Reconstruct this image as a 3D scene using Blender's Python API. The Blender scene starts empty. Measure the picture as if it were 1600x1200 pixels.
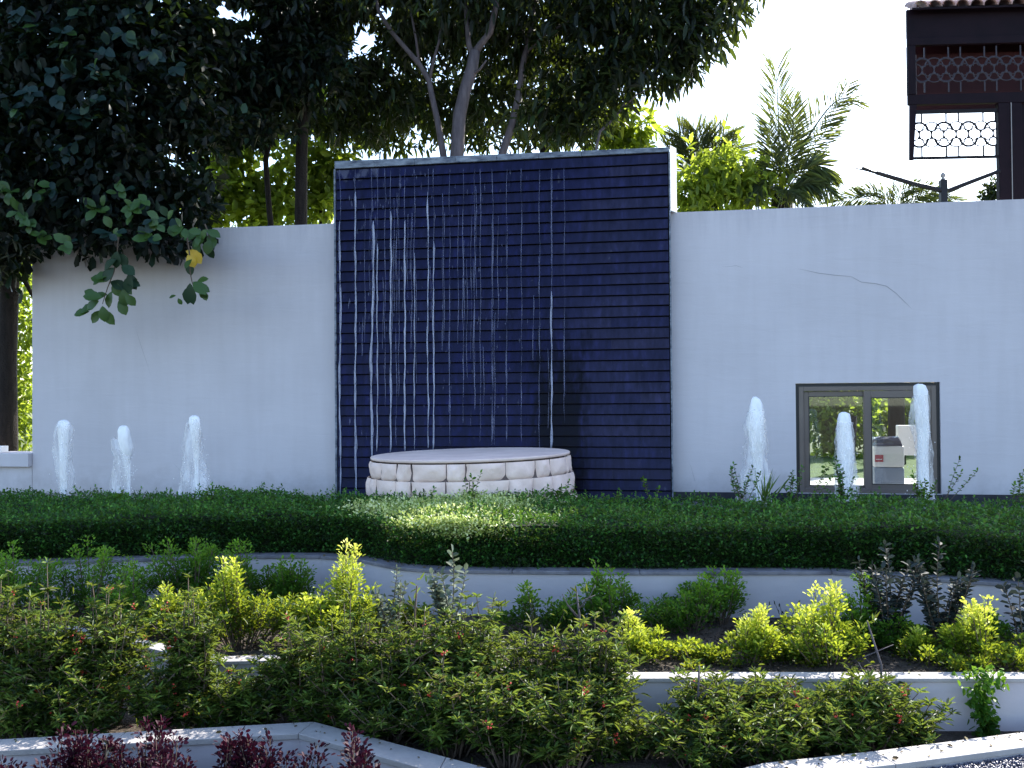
import bpy, math, random
import numpy as np
from mathutils import Vector, Matrix

sc = bpy.context.scene
col = sc.collection
PI = math.pi
# ------------------------------------------------------------------ camera, sky, sun, exposure
F_PX, EYE, ROLL, HOR = 1500.0, 1.14, 0.008, 20.0      # focal length in photo pixels, eye height, roll, horizon below centre
cam_d = bpy.data.cameras.new('camera'); cam = bpy.data.objects.new('camera', cam_d); col.objects.link(cam)
cam_d.sensor_width = 36; cam_d.lens = 36 * F_PX / 1600; cam_d.clip_start = 0.05; cam_d.clip_end = 3000
_p = math.atan(HOR / F_PX)
C_F = Vector((0, math.cos(_p), math.sin(_p)))
_r0 = Vector((1, 0, 0)); _u0 = _r0.cross(C_F)
C_R = math.cos(ROLL) * _r0 - math.sin(ROLL) * _u0
C_U = math.sin(ROLL) * _r0 + math.cos(ROLL) * _u0
C_O = Vector((0, 0, EYE))
m = Matrix((C_R, C_U, -C_F)).transposed().to_4x4(); m.translation = C_O
cam.matrix_world = m
sc.camera = cam

SUN_EL, SUN_AZ = math.radians(37), math.radians(40)
world = bpy.data.worlds.new('World'); sc.world = world; world.use_nodes = True
wn = world.node_tree.nodes; wl = world.node_tree.links
sky = wn.new('ShaderNodeTexSky'); sky.sky_type = 'NISHITA'; sky.sun_disc = False
sky.sun_elevation = SUN_EL; sky.sun_rotation = SUN_AZ; sky.air_density = 1.0; sky.dust_density = 1.0; sky.ozone_density = 1.6
wl.new(sky.outputs[0], wn['Background'].inputs[0]); wn['Background'].inputs[1].default_value = 0.15
sun_d = bpy.data.lights.new('sun', 'SUN'); sun = bpy.data.objects.new('sun', sun_d); col.objects.link(sun)
sun_d.energy = 4.2; sun_d.angle = math.radians(0.6); sun_d.color = (1.0, 0.95, 0.86)
S_DIR = Vector((math.sin(SUN_AZ) * math.cos(SUN_EL), math.cos(SUN_AZ) * math.cos(SUN_EL), math.sin(SUN_EL)))
sun.rotation_euler = S_DIR.to_track_quat('Z', 'Y').to_euler()
vs = sc.view_settings
vs.view_transform = 'Standard'; vs.look = 'None'; vs.gamma = 1; vs.use_curve_mapping = False
vs.exposure = 1.75
try:
    sc.cycles.max_bounces = 8; sc.cycles.transparent_max_bounces = 24; sc.cycles.caustics_reflective = False
except Exception: pass

# ------------------------------------------------------------------ pixel helpers (photo pixels -> real points)
def ray(px, py):
    px, py = float(px), float(py)
    return (C_F + (px - 800) / F_PX * C_R + (600 - py) / F_PX * C_U)
def P(px, py, d):
    r = ray(px, py); return C_O + r * (float(d) / r.y)
def PZ(px, py, z):
    r = ray(px, py); return C_O + r * ((float(z) - EYE) / r.z)
class Frame:
    def __init__(s, x, y, th):
        s.o = Vector((x, y, 0)); s.th = th
        s.u = Vector((math.cos(th), -math.sin(th), 0)); s.b = Vector((math.sin(th), math.cos(th), 0))
    def px(s, px, py, off=0.0):          # off > 0: behind the plane
        r = ray(px, py); t = (off - s.b.dot(C_O - s.o)) / s.b.dot(r)
        p = C_O + r * t; return (s.u.dot(p - s.o), p.z)
    def w(s, x, y, z):
        return s.o + s.u * x + s.b * y + Vector((0, 0, z))
WALL = Frame(0, 11, math.radians(10))

# ------------------------------------------------------------------ mesh builder
class MB:
    def __init__(s): s.v = []; s.f = []
    def add(s, vs_, fs):
        b = len(s.v); s.v += [tuple(v) for v in vs_]; s.f += [tuple(i + b for i in f) for f in fs]; return s
    def box(s, x0, x1, y0, y1, z0, z1):
        return s.add([(x0,y0,z0),(x1,y0,z0),(x1,y1,z0),(x0,y1,z0),(x0,y0,z1),(x1,y0,z1),(x1,y1,z1),(x0,y1,z1)],
                     [(0,3,2,1),(4,5,6,7),(0,1,5,4),(1,2,6,5),(2,3,7,6),(3,0,4,7)])
    def prism(s, poly, z0, z1):
        n = len(poly)
        a = sum(poly[i][0]*poly[(i+1)%n][1]-poly[(i+1)%n][0]*poly[i][1] for i in range(n))
        if a < 0: poly = poly[::-1]
        return s.add([(x,y,z0) for x,y in poly] + [(x,y,z1) for x,y in poly],
              [tuple(range(n-1,-1,-1)), tuple(range(n,2*n))] + [(i,(i+1)%n,n+(i+1)%n,n+i) for i in range(n)])
    def tube(s, pts, rad, n=6):
        pts = [Vector(p) for p in pts]; k = len(pts)
        if not hasattr(rad, '__len__'): rad = [rad]*k
        b = len(s.v); prev = None
        for i, p in enumerate(pts):
            t = (pts[min(i+1,k-1)] - pts[max(i-1,0)]).normalized()
            if prev is None:
                a = Vector((0,1,0)) if abs(t.y) < .9 else Vector((1,0,0))
                prev = t.cross(a).normalized()
            prev = (prev - t * prev.dot(t)).normalized(); q = t.cross(prev)
            for j in range(n):
                an = 2*PI*j/n; s.v.append(tuple(p + (prev*math.cos(an) + q*math.sin(an)) * rad[i]))
        for i in range(k-1):
            for j in range(n):
                j2 = (j+1) % n
                s.f.append((b+i*n+j, b+i*n+j2, b+(i+1)*n+j2, b+(i+1)*n+j))
        s.f.append(tuple(b+j for j in range(n-1,-1,-1))); s.f.append(tuple(b+(k-1)*n+j for j in range(n)))
        return s
    def build(s, name, mat, parent=None, smooth=False, bevel=0, base=None):
        me = bpy.data.meshes.new(name)
        v = s.v
        if base is not None: v = [(a-base[0], b-base[1], c-base[2]) for a,b,c in v]
        me.from_pydata(v, [], s.f); me.update()
        if smooth: me.polygons.foreach_set('use_smooth', [True]*len(me.polygons))
        me.materials.append(mat)
        o = bpy.data.objects.new(name, me); col.objects.link(o)
        if parent is not None: o.parent = parent
        if bevel:
            bm = o.modifiers.new('bevel', 'BEVEL'); bm.width = bevel; bm.segments = 2; bm.limit_method = 'ANGLE'
        return o
def tag(o, label=None, cat=None, group=None, kind=None):
    if label: o['label'] = label
    if cat: o['category'] = cat
    if group: o['group'] = group
    if kind: o['kind'] = kind
    return o
def empty(name, loc, rz=0, **k):
    o = bpy.data.objects.new(name, None); col.objects.link(o); o.location = loc; o.rotation_euler = (0,0,rz)
    o.empty_display_size = .1
    return tag(o, **k)

# ------------------------------------------------------------------ materials
def newmat(name):
    m = bpy.data.materials.new(name); m.use_nodes = True
    return m, m.node_tree.nodes, m.node_tree.links, m.node_tree.nodes['Principled BSDF']
def ramp(n, stops):
    r = n.new('ShaderNodeValToRGB'); e = r.color_ramp.elements
    while len(e) < len(stops): e.new(.5)
    for i,(p,c) in enumerate(stops): e[i].position = p; e[i].color = (*c, 1)
    return r
def rough_mat(name, c1, c2, scale=3, rough=.8, bump=.2, bscale=40, detail=6, stretch=None, c3=None, spec=.3, bdist=.01):
    m, n, l, b = newmat(name)
    g = n.new('ShaderNodeNewGeometry'); src = g.outputs['Position']
    if stretch:
        mp = n.new('ShaderNodeMapping'); mp.inputs['Scale'].default_value = stretch; l.new(src, mp.inputs[0]); src = mp.outputs[0]
    t = n.new('ShaderNodeTexNoise'); t.inputs['Scale'].default_value = scale; t.inputs['Detail'].default_value = detail; t.inputs['Roughness'].default_value = .62
    l.new(src, t.inputs['Vector'])
    st = [(.32, c1), (.68, c2)] + ([(.8, c3)] if c3 else [])
    r = ramp(n, st); l.new(t.outputs[0], r.inputs[0]); l.new(r.outputs[0], b.inputs['Base Color'])
    b.inputs['Roughness'].default_value = rough; b.inputs['Specular IOR Level'].default_value = spec
    if bump:
        t2 = n.new('ShaderNodeTexNoise'); t2.inputs['Scale'].default_value = bscale; t2.inputs['Detail'].default_value = 5
        l.new(g.outputs['Position'], t2.inputs['Vector'])
        bp = n.new('ShaderNodeBump'); bp.inputs['Strength'].default_value = bump; bp.inputs['Distance'].default_value = bdist
        l.new(t2.outputs[0], bp.inputs['Height']); l.new(bp.outputs[0], b.inputs['Normal'])
    return m
def leafmat(name, stops, rough=.42, transl=.3, tcol=(.35,.5,.06), spec=.5, tmul=1.0):
    m, n, l, b = newmat(name)
    a = n.new('ShaderNodeAttribute'); a.attribute_name = 'tint'
    oi = n.new('ShaderNodeObjectInfo')
    r = ramp(n, stops); l.new(a.outputs['Fac'], r.inputs[0])
    l.new(r.outputs[0], b.inputs['Base Color'])
    b.inputs['Roughness'].default_value = rough; b.inputs['Specular IOR Level'].default_value = spec
    tr = n.new('ShaderNodeBsdfTranslucent')
    mx = n.new('ShaderNodeMixRGB'); mx.blend_type = 'MIX'; mx.inputs[0].default_value = .55
    l.new(r.outputs[0], mx.inputs[1]); mx.inputs[2].default_value = (*tcol, 1)
    l.new(mx.outputs[0], tr.inputs[0])
    ms = n.new('ShaderNodeMixShader'); ms.inputs[0].default_value = transl
    l.new(b.outputs[0], ms.inputs[1]); l.new(tr.outputs[0], ms.inputs[2])
    l.new(ms.outputs[0], n['Material Output'].inputs[0])
    return m
def plain(name, c, rough=.5, metal=0, spec=.5):
    m, n, l, b = newmat(name)
    b.inputs['Base Color'].default_value = (*c, 1); b.inputs['Roughness'].default_value = rough
    b.inputs['Metallic'].default_value = metal; b.inputs['Specular IOR Level'].default_value = spec
    return m

def plaster(name, base, var, stains=True):
    m, n, l, b = newmat(name)
    g = n.new('ShaderNodeNewGeometry')
    t = n.new('ShaderNodeTexNoise'); t.inputs['Scale'].default_value = .9; t.inputs['Detail'].default_value = 7; t.inputs['Roughness'].default_value = .6
    l.new(g.outputs['Position'], t.inputs['Vector'])
    r = ramp(n, [(.3, tuple(x*var for x in base)), (.65, base)]); l.new(t.outputs[0], r.inputs[0])
    # faint vertical run marks
    mp = n.new('ShaderNodeMapping'); mp.inputs['Scale'].default_value = (6, 6, .5); l.new(g.outputs['Position'], mp.inputs[0])
    t3 = n.new('ShaderNodeTexNoise'); t3.inputs['Scale'].default_value = 1.6; t3.inputs['Detail'].default_value = 5; l.new(mp.outputs[0], t3.inputs['Vector'])
    r3 = ramp(n, [(.40, (.975,.972,.97)), (.6, (1,1,1))]); l.new(t3.outputs[0], r3.inputs[0])
    mu = n.new('ShaderNodeMixRGB'); mu.blend_type = 'MULTIPLY'; mu.inputs[0].default_value = 1 if stains else .4
    l.new(r.outputs[0], mu.inputs[1]); l.new(r3.outputs[0], mu.inputs[2])
    sx = n.new('ShaderNodeSeparateXYZ'); l.new(g.outputs['Position'], sx.inputs[0])
    # splash dirt near the foot and grime runs under the top edge
    def grime(src, z0, z1, noise_scale, lo, hi, colr, f):
        nonlocal mu
        mr = n.new('ShaderNodeMapRange'); mr.inputs[1].default_value = z0; mr.inputs[2].default_value = z1; l.new(sx.outputs[2], mr.inputs[0])
        mpp = n.new('ShaderNodeMapping'); mpp.inputs['Scale'].default_value = noise_scale; l.new(g.outputs['Position'], mpp.inputs[0])
        tt = n.new('ShaderNodeTexNoise'); tt.inputs['Scale'].default_value = 1; tt.inputs['Detail'].default_value = 8; tt.inputs['Roughness'].default_value = .7; l.new(mpp.outputs[0], tt.inputs['Vector'])
        ma = n.new('ShaderNodeMath'); ma.operation = 'MULTIPLY'; l.new(mr.outputs[0], ma.inputs[0]); l.new(tt.outputs[0], ma.inputs[1])
        rr = ramp(n, [(lo,(0,0,0)),(hi,(f,f,f))]); l.new(ma.outputs[0], rr.inputs[0])
        mm = n.new('ShaderNodeMixRGB'); mm.blend_type = 'MULTIPLY'; l.new(rr.outputs[0], mm.inputs[0]); l.new(mu.outputs[0], mm.inputs[1]); mm.inputs[2].default_value = (*colr, 1); mu = mm
    if stains:
        grime(None, .75, .0, (3,3,3), .30, .60, (.72,.70,.68), .8)
        grime(None, 2.2, 3.25, (9,9,.7), .34, .62, (.80,.80,.82), .7)
    l.new(mu.outputs[0], b.inputs['Base Color'])
    b.inputs['Roughness'].default_value = .75; b.inputs['Specular IOR Level'].default_value = .25
    t2 = n.new('ShaderNodeTexNoise'); t2.inputs['Scale'].default_value = 60; t2.inputs['Detail'].default_value = 4
    l.new(g.outputs['Position'], t2.inputs['Vector'])
    mp2 = n.new('ShaderNodeMapping'); mp2.inputs['Rotation'].default_value = (0, math.radians(-38), 0); mp2.inputs['Scale'].default_value = (1, 1, 5); l.new(g.outputs['Position'], mp2.inputs[0])
    t4 = n.new('ShaderNodeTexNoise'); t4.inputs['Scale'].default_value = 2.2; t4.inputs['Detail'].default_value = 6; t4.inputs['Distortion'].default_value = .5; l.new(mp2.outputs[0], t4.inputs['Vector'])
    b1 = n.new('ShaderNodeBump'); b1.inputs['Strength'].default_value = .12; b1.inputs['Distance'].default_value = .004; l.new(t2.outputs[0], b1.inputs['Height'])
    b2 = n.new('ShaderNodeBump'); b2.inputs['Strength'].default_value = .16; b2.inputs['Distance'].default_value = .025; l.new(t4.outputs[0], b2.inputs['Height']); l.new(b1.outputs[0], b2.inputs['Normal'])
    l.new(b2.outputs[0], b.inputs['Normal'])
    return m

M = {}
M['wall'] = plaster('white_plaster', (.61,.57,.60), .90)
M['planter'] = plaster('planter_plaster', (.52,.485,.52), .76, False)
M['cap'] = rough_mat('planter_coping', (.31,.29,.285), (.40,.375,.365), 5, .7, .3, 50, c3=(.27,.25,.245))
M['cap_dark'] = rough_mat('dark_coping', (.10,.095,.11), (.22,.21,.23), 6, .65, .3, 50)  # darker coping tone, used on the upper retaining wall
M['white_trim'] = rough_mat('white_paint', (.76,.75,.74), (.82,.81,.8), 3, .6, .1)
M['soil'] = rough_mat('bed_soil', (.035,.026,.02), (.09,.07,.055), 9, .95, .9, 60, bdist=.03)
M['ground'] = rough_mat('garden_ground', (.05,.06,.025), (.11,.13,.04), 2, .95, .5, 30)
M['lawn'] = rough_mat('lawn', (.035,.07,.012), (.09,.14,.02), 4, .9, .6, 90)
M['paving'] = rough_mat('pale_paving', (.5,.48,.45), (.62,.6,.57), 2, .7, .1)
M['bark_dark'] = rough_mat('dark_bark', (.008,.006,.006), (.022,.017,.015), 8, .9, .8, 40, stretch=(4,4,.6), bdist=.02)
M['bark_pale'] = rough_mat('pale_bark', (.07,.058,.066), (.13,.11,.12), 7, .8, .4, 50, stretch=(3,3,.8), bdist=.01)
M['twig'] = rough_mat('shrub_stem', (.07,.05,.035), (.15,.11,.08), 20, .9, .3)
M['twig_green'] = rough_mat('green_stem', (.08,.11,.03), (.14,.18,.05), 20, .7, .1)
M['pebble'] = rough_mat('dark_pebble', (.03,.03,.045), (.12,.12,.17), 60, .35, .2)
M['alu'] = rough_mat('brown_aluminium', (.105,.08,.072), (.125,.098,.088), 3, .38, .03, spec=.6)
M['seal'] = plain('black_seal', (.012,.012,.014), .5)
M['brownpaint'] = rough_mat('dark_brown_paint', (.005,.002,.005), (.010,.004,.008), 4, .6, .1, spec=.12)
M['maroon'] = rough_mat('maroon_blind', (.022,.002,.004), (.040,.004,.006), 3, .7, .1)
M['lattice'] = plain('wrought_iron_paint', (.006,.005,.007), .6, 0, .2)
M['lattice_pale'] = plain('lattice_brown_paint', (.020,.014,.022), .6)
M['rooftile'] = rough_mat('clay_roof_tile', (.30,.17,.14), (.46,.30,.26), 9, .6, .3)
M['iron'] = plain('black_lamp_iron', (.004,.005,.010), .5, 0, .3)
M['finial'] = plain('grey_finial', (.25,.24,.24), .4)
M['stone'] = rough_mat('pinkish_cast_stone', (.76,.57,.50), (.90,.69,.61), 4, .65, .45, 26, bdist=.012)
M['stonecap'] = rough_mat('basin_slab', (.66,.50,.45), (.82,.64,.57), 3, .95, .3, 22, c3=(.42,.33,.34), spec=.05)
M['stonegap'] = plain('dark_mortar', (.13,.095,.09), .9)  # dark joint colour of the core between the basin stones
M['slabjoint'] = plain('reddish_dark_joint', (.05,.02,.018), .9)
M['joint'] = plain('dark_joint', (.006,.006,.012), .9, 0, .1)
M['binwhite'] = plain('white_plastic', (.7,.69,.68), .4)
M['bingrey'] = plain('blue_grey_plastic', (.22,.26,.34), .45)
M['binbag'] = plain('dark_liner', (.05,.05,.08), .25)
M['binlabel'] = plain('red_sticker', (.35,.02,.025), .5)
M['crack'] = plain('crack_line', (.36,.34,.36), .9)  # thin darker line of the plaster cracks
M['nozzle'] = plain('steel_nozzle', (.3,.3,.32), .3, 1)
M['flower'] = plain('red_flower', (.55,.05,.03), .6)
M['poolrim'] = rough_mat('dark_pool_edge', (.012,.013,.02), (.035,.036,.05), 6, .3, .2)

# slate tile
m, n, l, b = newmat('wet_slate'); M['slate'] = m
oi = n.new('ShaderNodeObjectInfo'); g = n.new('ShaderNodeNewGeometry')
rr = ramp(n, [(0, (.0095,.011,.050)), (.5, (.0105,.0125,.049)), (1, (.015,.016,.054))]); l.new(oi.outputs['Random'], rr.inputs[0])
mp = n.new('ShaderNodeMapping'); mp.inputs['Scale'].default_value = (7,7,1.2); l.new(g.outputs['Position'], mp.inputs[0])
t = n.new('ShaderNodeTexNoise'); t.inputs['Scale'].default_value = 2.5; t.inputs['Detail'].default_value = 8; l.new(mp.outputs[0], t.inputs['Vector'])
r2 = ramp(n, [(.3,(.6,.6,.62)),(.55,(1,1,1)),(.72,(1.5,1.5,1.6))]); l.new(t.outputs[0], r2.inputs[0])
mu = n.new('ShaderNodeMixRGB'); mu.blend_type = 'MULTIPLY'; mu.inputs[0].default_value = 1; l.new(rr.outputs[0], mu.inputs[1]); l.new(r2.outputs[0], mu.inputs[2])
# limescale near the top left, wear shapes of their own
sx = n.new('ShaderNodeSeparateXYZ'); l.new(g.outputs['Position'], sx.inputs[0])
mz = n.new('ShaderNodeMapRange'); mz.inputs[1].default_value = 3.45; mz.inputs[2].default_value = 3.95; l.new(sx.outputs[2], mz.inputs[0])
mxx = n.new('ShaderNodeMapRange'); mxx.inputs[1].default_value = -.6; mxx.inputs[2].default_value = -2.2; l.new(sx.outputs[0], mxx.inputs[0])
mp5 = n.new('ShaderNodeMapping'); mp5.inputs['Scale'].default_value = (5,5,2.2); l.new(g.outputs['Position'], mp5.inputs[0])
t5 = n.new('ShaderNodeTexNoise'); t5.inputs['Scale'].default_value = 1.7; t5.inputs['Detail'].default_value = 5; l.new(mp5.outputs[0], t5.inputs['Vector'])
m1 = n.new('ShaderNodeMath'); m1.operation = 'MULTIPLY'; l.new(mz.outputs[0], m1.inputs[0]); l.new(mxx.outputs[0], m1.inputs[1])
m2 = n.new('ShaderNodeMath'); m2.operation = 'MULTIPLY_ADD'; m2.inputs[1].default_value = .42; l.new(m1.outputs[0], m2.inputs[0]); l.new(t5.outputs[0], m2.inputs[2])
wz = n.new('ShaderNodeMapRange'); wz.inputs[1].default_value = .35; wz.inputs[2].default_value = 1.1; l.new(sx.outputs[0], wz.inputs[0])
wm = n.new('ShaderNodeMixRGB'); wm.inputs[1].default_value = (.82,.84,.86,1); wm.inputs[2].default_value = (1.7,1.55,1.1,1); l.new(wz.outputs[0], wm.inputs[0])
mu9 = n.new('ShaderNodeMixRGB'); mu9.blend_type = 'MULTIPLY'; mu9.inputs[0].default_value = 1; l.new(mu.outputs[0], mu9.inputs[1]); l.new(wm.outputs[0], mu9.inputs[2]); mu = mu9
r5 = ramp(n, [(.70,(0,0,0)),(.78,(1,1,1))]); l.new(m2.outputs[0], r5.inputs[0])
sc5 = n.new('ShaderNodeMath'); sc5.operation = 'MULTIPLY'; sc5.inputs[1].default_value = .45; l.new(r5.outputs[0], sc5.inputs[0])
mf = n.new('ShaderNodeMixRGB'); l.new(sc5.outputs[0], mf.inputs[0]); l.new(mu.outputs[0], mf.inputs[1]); mf.inputs[2].default_value = (.13,.135,.19,1)
# dark soaked patch beside the basin
def gauss(axis_out, c, w):
    a_ = n.new('ShaderNodeMath'); a_.operation = 'SUBTRACT'; a_.inputs[1].default_value = c; l.new(axis_out, a_.inputs[0])
    b_ = n.new('ShaderNodeMath'); b_.operation = 'DIVIDE'; b_.inputs[1].default_value = w; l.new(a_.outputs[0], b_.inputs[0])
    c_ = n.new('ShaderNodeMath'); c_.operation = 'ABSOLUTE'; l.new(b_.outputs[0], c_.inputs[0]); return c_
gx = gauss(sx.outputs[0], .53, .36); gz = gauss(sx.outputs[2], .45, 1.50)
ad = n.new('ShaderNodeMath'); ad.operation = 'MAXIMUM'; l.new(gx.outputs[0], ad.inputs[0]); l.new(gz.outputs[0], ad.inputs[1])
ad2 = n.new('ShaderNodeMath'); ad2.operation = 'MULTIPLY_ADD'; ad2.inputs[1].default_value = .9; l.new(t.outputs[0], ad2.inputs[0]); l.new(ad.outputs[0], ad2.inputs[2])
r6 = ramp(n, [(.0,(.10,.10,.12)),(.72,(.16,.16,.2)),(1.0,(1,1,1))])
dv = n.new('ShaderNodeMath'); dv.operation = 'MULTIPLY'; dv.inputs[1].default_value = .72; l.new(ad2.outputs[0], dv.inputs[0]); l.new(dv.outputs[0], r6.inputs[0])
mw = n.new('ShaderNodeMixRGB'); mw.blend_type = 'MULTIPLY'; mw.inputs[0].default_value = 1; l.new(mf.outputs[0], mw.inputs[1]); l.new(r6.outputs[0], mw.inputs[2])
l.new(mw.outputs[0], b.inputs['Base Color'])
rg = ramp(n, [(.3,(.28,.28,.28)),(.7,(.55,.55,.55))]); l.new(t.outputs[0], rg.inputs[0]); l.new(rg.outputs[0], b.inputs['Roughness'])
b.inputs['Specular IOR Level'].default_value = .10
tb = n.new('ShaderNodeTexNoise'); tb.inputs['Scale'].default_value = 25; tb.inputs['Detail'].default_value = 6; l.new(g.outputs['Position'], tb.inputs['Vector'])
bp = n.new('ShaderNodeBump'); bp.inputs['Strength'].default_value = .35; bp.inputs['Distance'].default_value = .008; l.new(tb.outputs[0], bp.inputs['Height']); l.new(bp.outputs[0], b.inputs['Normal'])
M['slatecap'] = rough_mat('stained_wall_cap', (.05,.06,.09), (.26,.29,.34), 7, .6, .4, 30, stretch=(1,1,3))

def foam(name, lo, hi, scale=(14,14,3), base=(.82,.86,.9)):
    m, n, l, b = newmat(name)
    g = n.new('ShaderNodeNewGeometry'); mp = n.new('ShaderNodeMapping'); mp.inputs['Scale'].default_value = scale; l.new(g.outputs['Position'], mp.inputs[0])
    t = n.new('ShaderNodeTexNoise'); t.inputs['Scale'].default_value = 1.6; t.inputs['Detail'].default_value = 6; t.inputs['Distortion'].default_value = .6; l.new(mp.outputs[0], t.inputs['Vector'])
    r = ramp(n, [(.36,(lo,)*3),(.62,(hi,)*3)]); l.new(t.outputs[0], r.inputs[0]); l.new(r.outputs[0], b.inputs['Alpha'])
    b.inputs['Base Color'].default_value = (*base, 1); b.inputs['Roughness'].default_value = .35
    b.inputs['Subsurface Weight'].default_value = 0
    bp = n.new('ShaderNodeBump'); bp.inputs['Strength'].default_value = .6; bp.inputs['Distance'].default_value = .02; l.new(t.outputs[0], bp.inputs['Height']); l.new(bp.outputs[0], b.inputs['Normal'])
    return m
M['foam'] = foam('foaming_water', .92, 1.0, (14,14,4), base=(.97,.95,.95))
M['spray'] = foam('falling_spray', .06, .42, (12,12,2), base=(.95,.93,.94))
M['trickle'] = foam('trickling_water', .25, .80, (34,34,2.2), (.44,.46,.60))
M['trickle_faint'] = foam('thin_water_film', .02, .30, (30,30,2), (.24,.26,.42))
m, n, l, b = newmat('pool_water'); M['water'] = m
b.inputs['Base Color'].default_value = (.02,.03,.04,1); b.inputs['Roughness'].default_value = .08
t = n.new('ShaderNodeTexNoise'); t.inputs['Scale'].default_value = 9; bp = n.new('ShaderNodeBump'); bp.inputs['Strength'].default_value = .5; bp.inputs['Distance'].default_value = .03
g = n.new('ShaderNodeNewGeometry'); l.new(g.outputs['Position'], t.inputs['Vector']); l.new(t.outputs[0], bp.inputs['Height']); l.new(bp.outputs[0], b.inputs['Normal'])
m, n, l, b = newmat('window_glass'); M['glass'] = m
tr = n.new('ShaderNodeBsdfTransparent'); tr.inputs[0].default_value = (.86,.9,.9,1); gl = n.new('ShaderNodeBsdfGlossy'); gl.inputs['Roughness'].default_value = .02
fr = n.new('ShaderNodeFresnel'); fr.inputs[0].default_value = 1.6; mx = n.new('ShaderNodeMath'); mx.operation = 'MULTIPLY_ADD'; mx.inputs[1].default_value = 1.0; mx.inputs[2].default_value = .02; l.new(fr.outputs[0], mx.inputs[0])
ms = n.new('ShaderNodeMixShader'); l.new(mx.outputs[0], ms.inputs[0]); l.new(tr.outputs[0], ms.inputs[1]); l.new(gl.outputs[0], ms.inputs[2]); l.new(ms.outputs[0], n['Material Output'].inputs[0])

M['leaf_dark'] = leafmat('glossy_dark_leaf', [(0,(.0012,.003,.003)),(.7,(.003,.009,.006)),(.9,(.010,.028,.016)),(1,(.028,.062,.030))], .5, .05, (.20,.34,.03), .22)
M['leaf_mid'] = leafmat('drooping_tree_leaf', [(0,(.0015,.0035,.003)),(.65,(.004,.010,.006)),(.88,(.014,.034,.012)),(1,(.045,.08,.016))], .5, .13, (.38,.52,.05), .25)
M['leaf_lime'] = leafmat('backlit_lime_leaf', [(0,(.008,.018,.004)),(.4,(.07,.12,.014)),(1,(.28,.36,.03))], .5, .6, (.55,.68,.06))
M['leaf_big'] = leafmat('broad_green_leaf', [(0,(.008,.026,.012)),(.6,(.020,.055,.018)),(1,(.05,.11,.02))], .42, .16, (.25,.42,.04), .35)
M['leaf_yellow'] = leafmat('yellow_leaf', [(0,(.6,.38,.03)),(1,(.7,.5,.05))], .45, .3, (.8,.5,.05))
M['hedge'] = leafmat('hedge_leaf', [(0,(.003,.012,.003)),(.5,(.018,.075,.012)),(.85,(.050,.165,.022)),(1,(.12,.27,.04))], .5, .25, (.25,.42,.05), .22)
M['hedge_pale'] = leafmat('light_patch_leaf', [(0,(.10,.18,.03)),(.5,(.48,.56,.14)),(1,(.86,.88,.50))], .45, .3, (.5,.6,.15))  # pale leaf colours stand in for light falling on the hedge
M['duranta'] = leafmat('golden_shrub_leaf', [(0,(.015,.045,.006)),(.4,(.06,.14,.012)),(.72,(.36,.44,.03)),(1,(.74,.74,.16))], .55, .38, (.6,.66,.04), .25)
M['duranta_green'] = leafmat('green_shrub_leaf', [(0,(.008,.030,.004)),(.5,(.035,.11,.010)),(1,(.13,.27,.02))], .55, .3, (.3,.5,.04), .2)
M['ixora'] = leafmat('narrow_shrub_leaf', [(0,(.002,.006,.002)),(.40,(.012,.034,.006)),(.78,(.11,.19,.030)),(.95,(.17,.17,.05)),(1,(.26,.11,.06))], .5, .28, (.40,.50,.06), .2)
M['weedleaf'] = leafmat('grey_green_leaf', [(0,(.05,.07,.05)),(1,(.20,.24,.18))], .65, .2, (.25,.3,.15), .15)
M['darkweed'] = leafmat('dusky_leaf', [(0,(.010,.016,.018)),(1,(.05,.065,.06))], .65, .1, (.1,.12,.08), .12)
M['purple'] = leafmat('purple_leaf', [(0,(.004,.002,.005)),(.7,(.014,.004,.012)),(1,(.042,.006,.018))], .6, .12, (.12,.01,.03), .15)
M['palm'] = leafmat('palm_leaflet', [(0,(.014,.028,.018)),(.6,(.045,.075,.04)),(1,(.16,.22,.05))], .45, .32, (.45,.52,.06))
M['grass'] = leafmat('grass_blade', [(0,(.04,.09,.015)),(1,(.12,.22,.03))], .5, .3, (.3,.45,.05))

# ------------------------------------------------------------------ leaves
def leaf_arrays(rng, pos, dirs, L, Wd, fold=.25, shape='lens', droop=0.0, updir=None, tint=None):
    """pos, dirs: n x 3. L, Wd: n. Returns verts (n*6), quad faces, tint per vertex."""
    pos = np.asarray(pos, float); d = np.asarray(dirs, float); n = len(pos)
    d /= np.linalg.norm(d, axis=1)[:,None] + 1e-9
    up = rng.normal(size=(n,3)) * .55 + np.array([0,0,1.0]) if updir is None else updir
    s = np.cross(d, up); s /= np.linalg.norm(s, axis=1)[:,None] + 1e-9
    nn = np.cross(s, d)
    L = np.broadcast_to(L, (n,))[:,None]; Wd = np.broadcast_to(Wd, (n,))[:,None]
    a, b_, wa, wb = {'lens': (.30,.68,.46,.40), 'obov': (.40,.80,.38,.46), 'oval': (.28,.72,.46,.44), 'lance': (.25,.6,.42,.46)}[shape]
    f = fold * Wd
    p0 = pos; t = pos + d * L + np.array([0,0,-1.0]) * droop * L
    m1 = pos + d * L * a - np.array([0,0,1.0]) * droop * L * a * a; m2 = pos + d * L * b_ - np.array([0,0,1.0]) * droop * L * b_ * b_
    r1 = m1 + s * Wd * wa + nn * f; l1 = m1 - s * Wd * wa + nn * f
    r2 = m2 + s * Wd * wb + nn * f; l2 = m2 - s * Wd * wb + nn * f
    v = np.stack([p0, r1, r2, t, l2, l1], 1).reshape(-1, 3)
    k = np.arange(n)[:,None] * 6
    q = np.stack([k + np.array([0,1,2,3]), k + np.array([0,3,4,5])], 1).reshape(-1, 4)
    if tint is None: tint = rng.random(n)
    return v, q, np.repeat(tint, 6)
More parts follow.
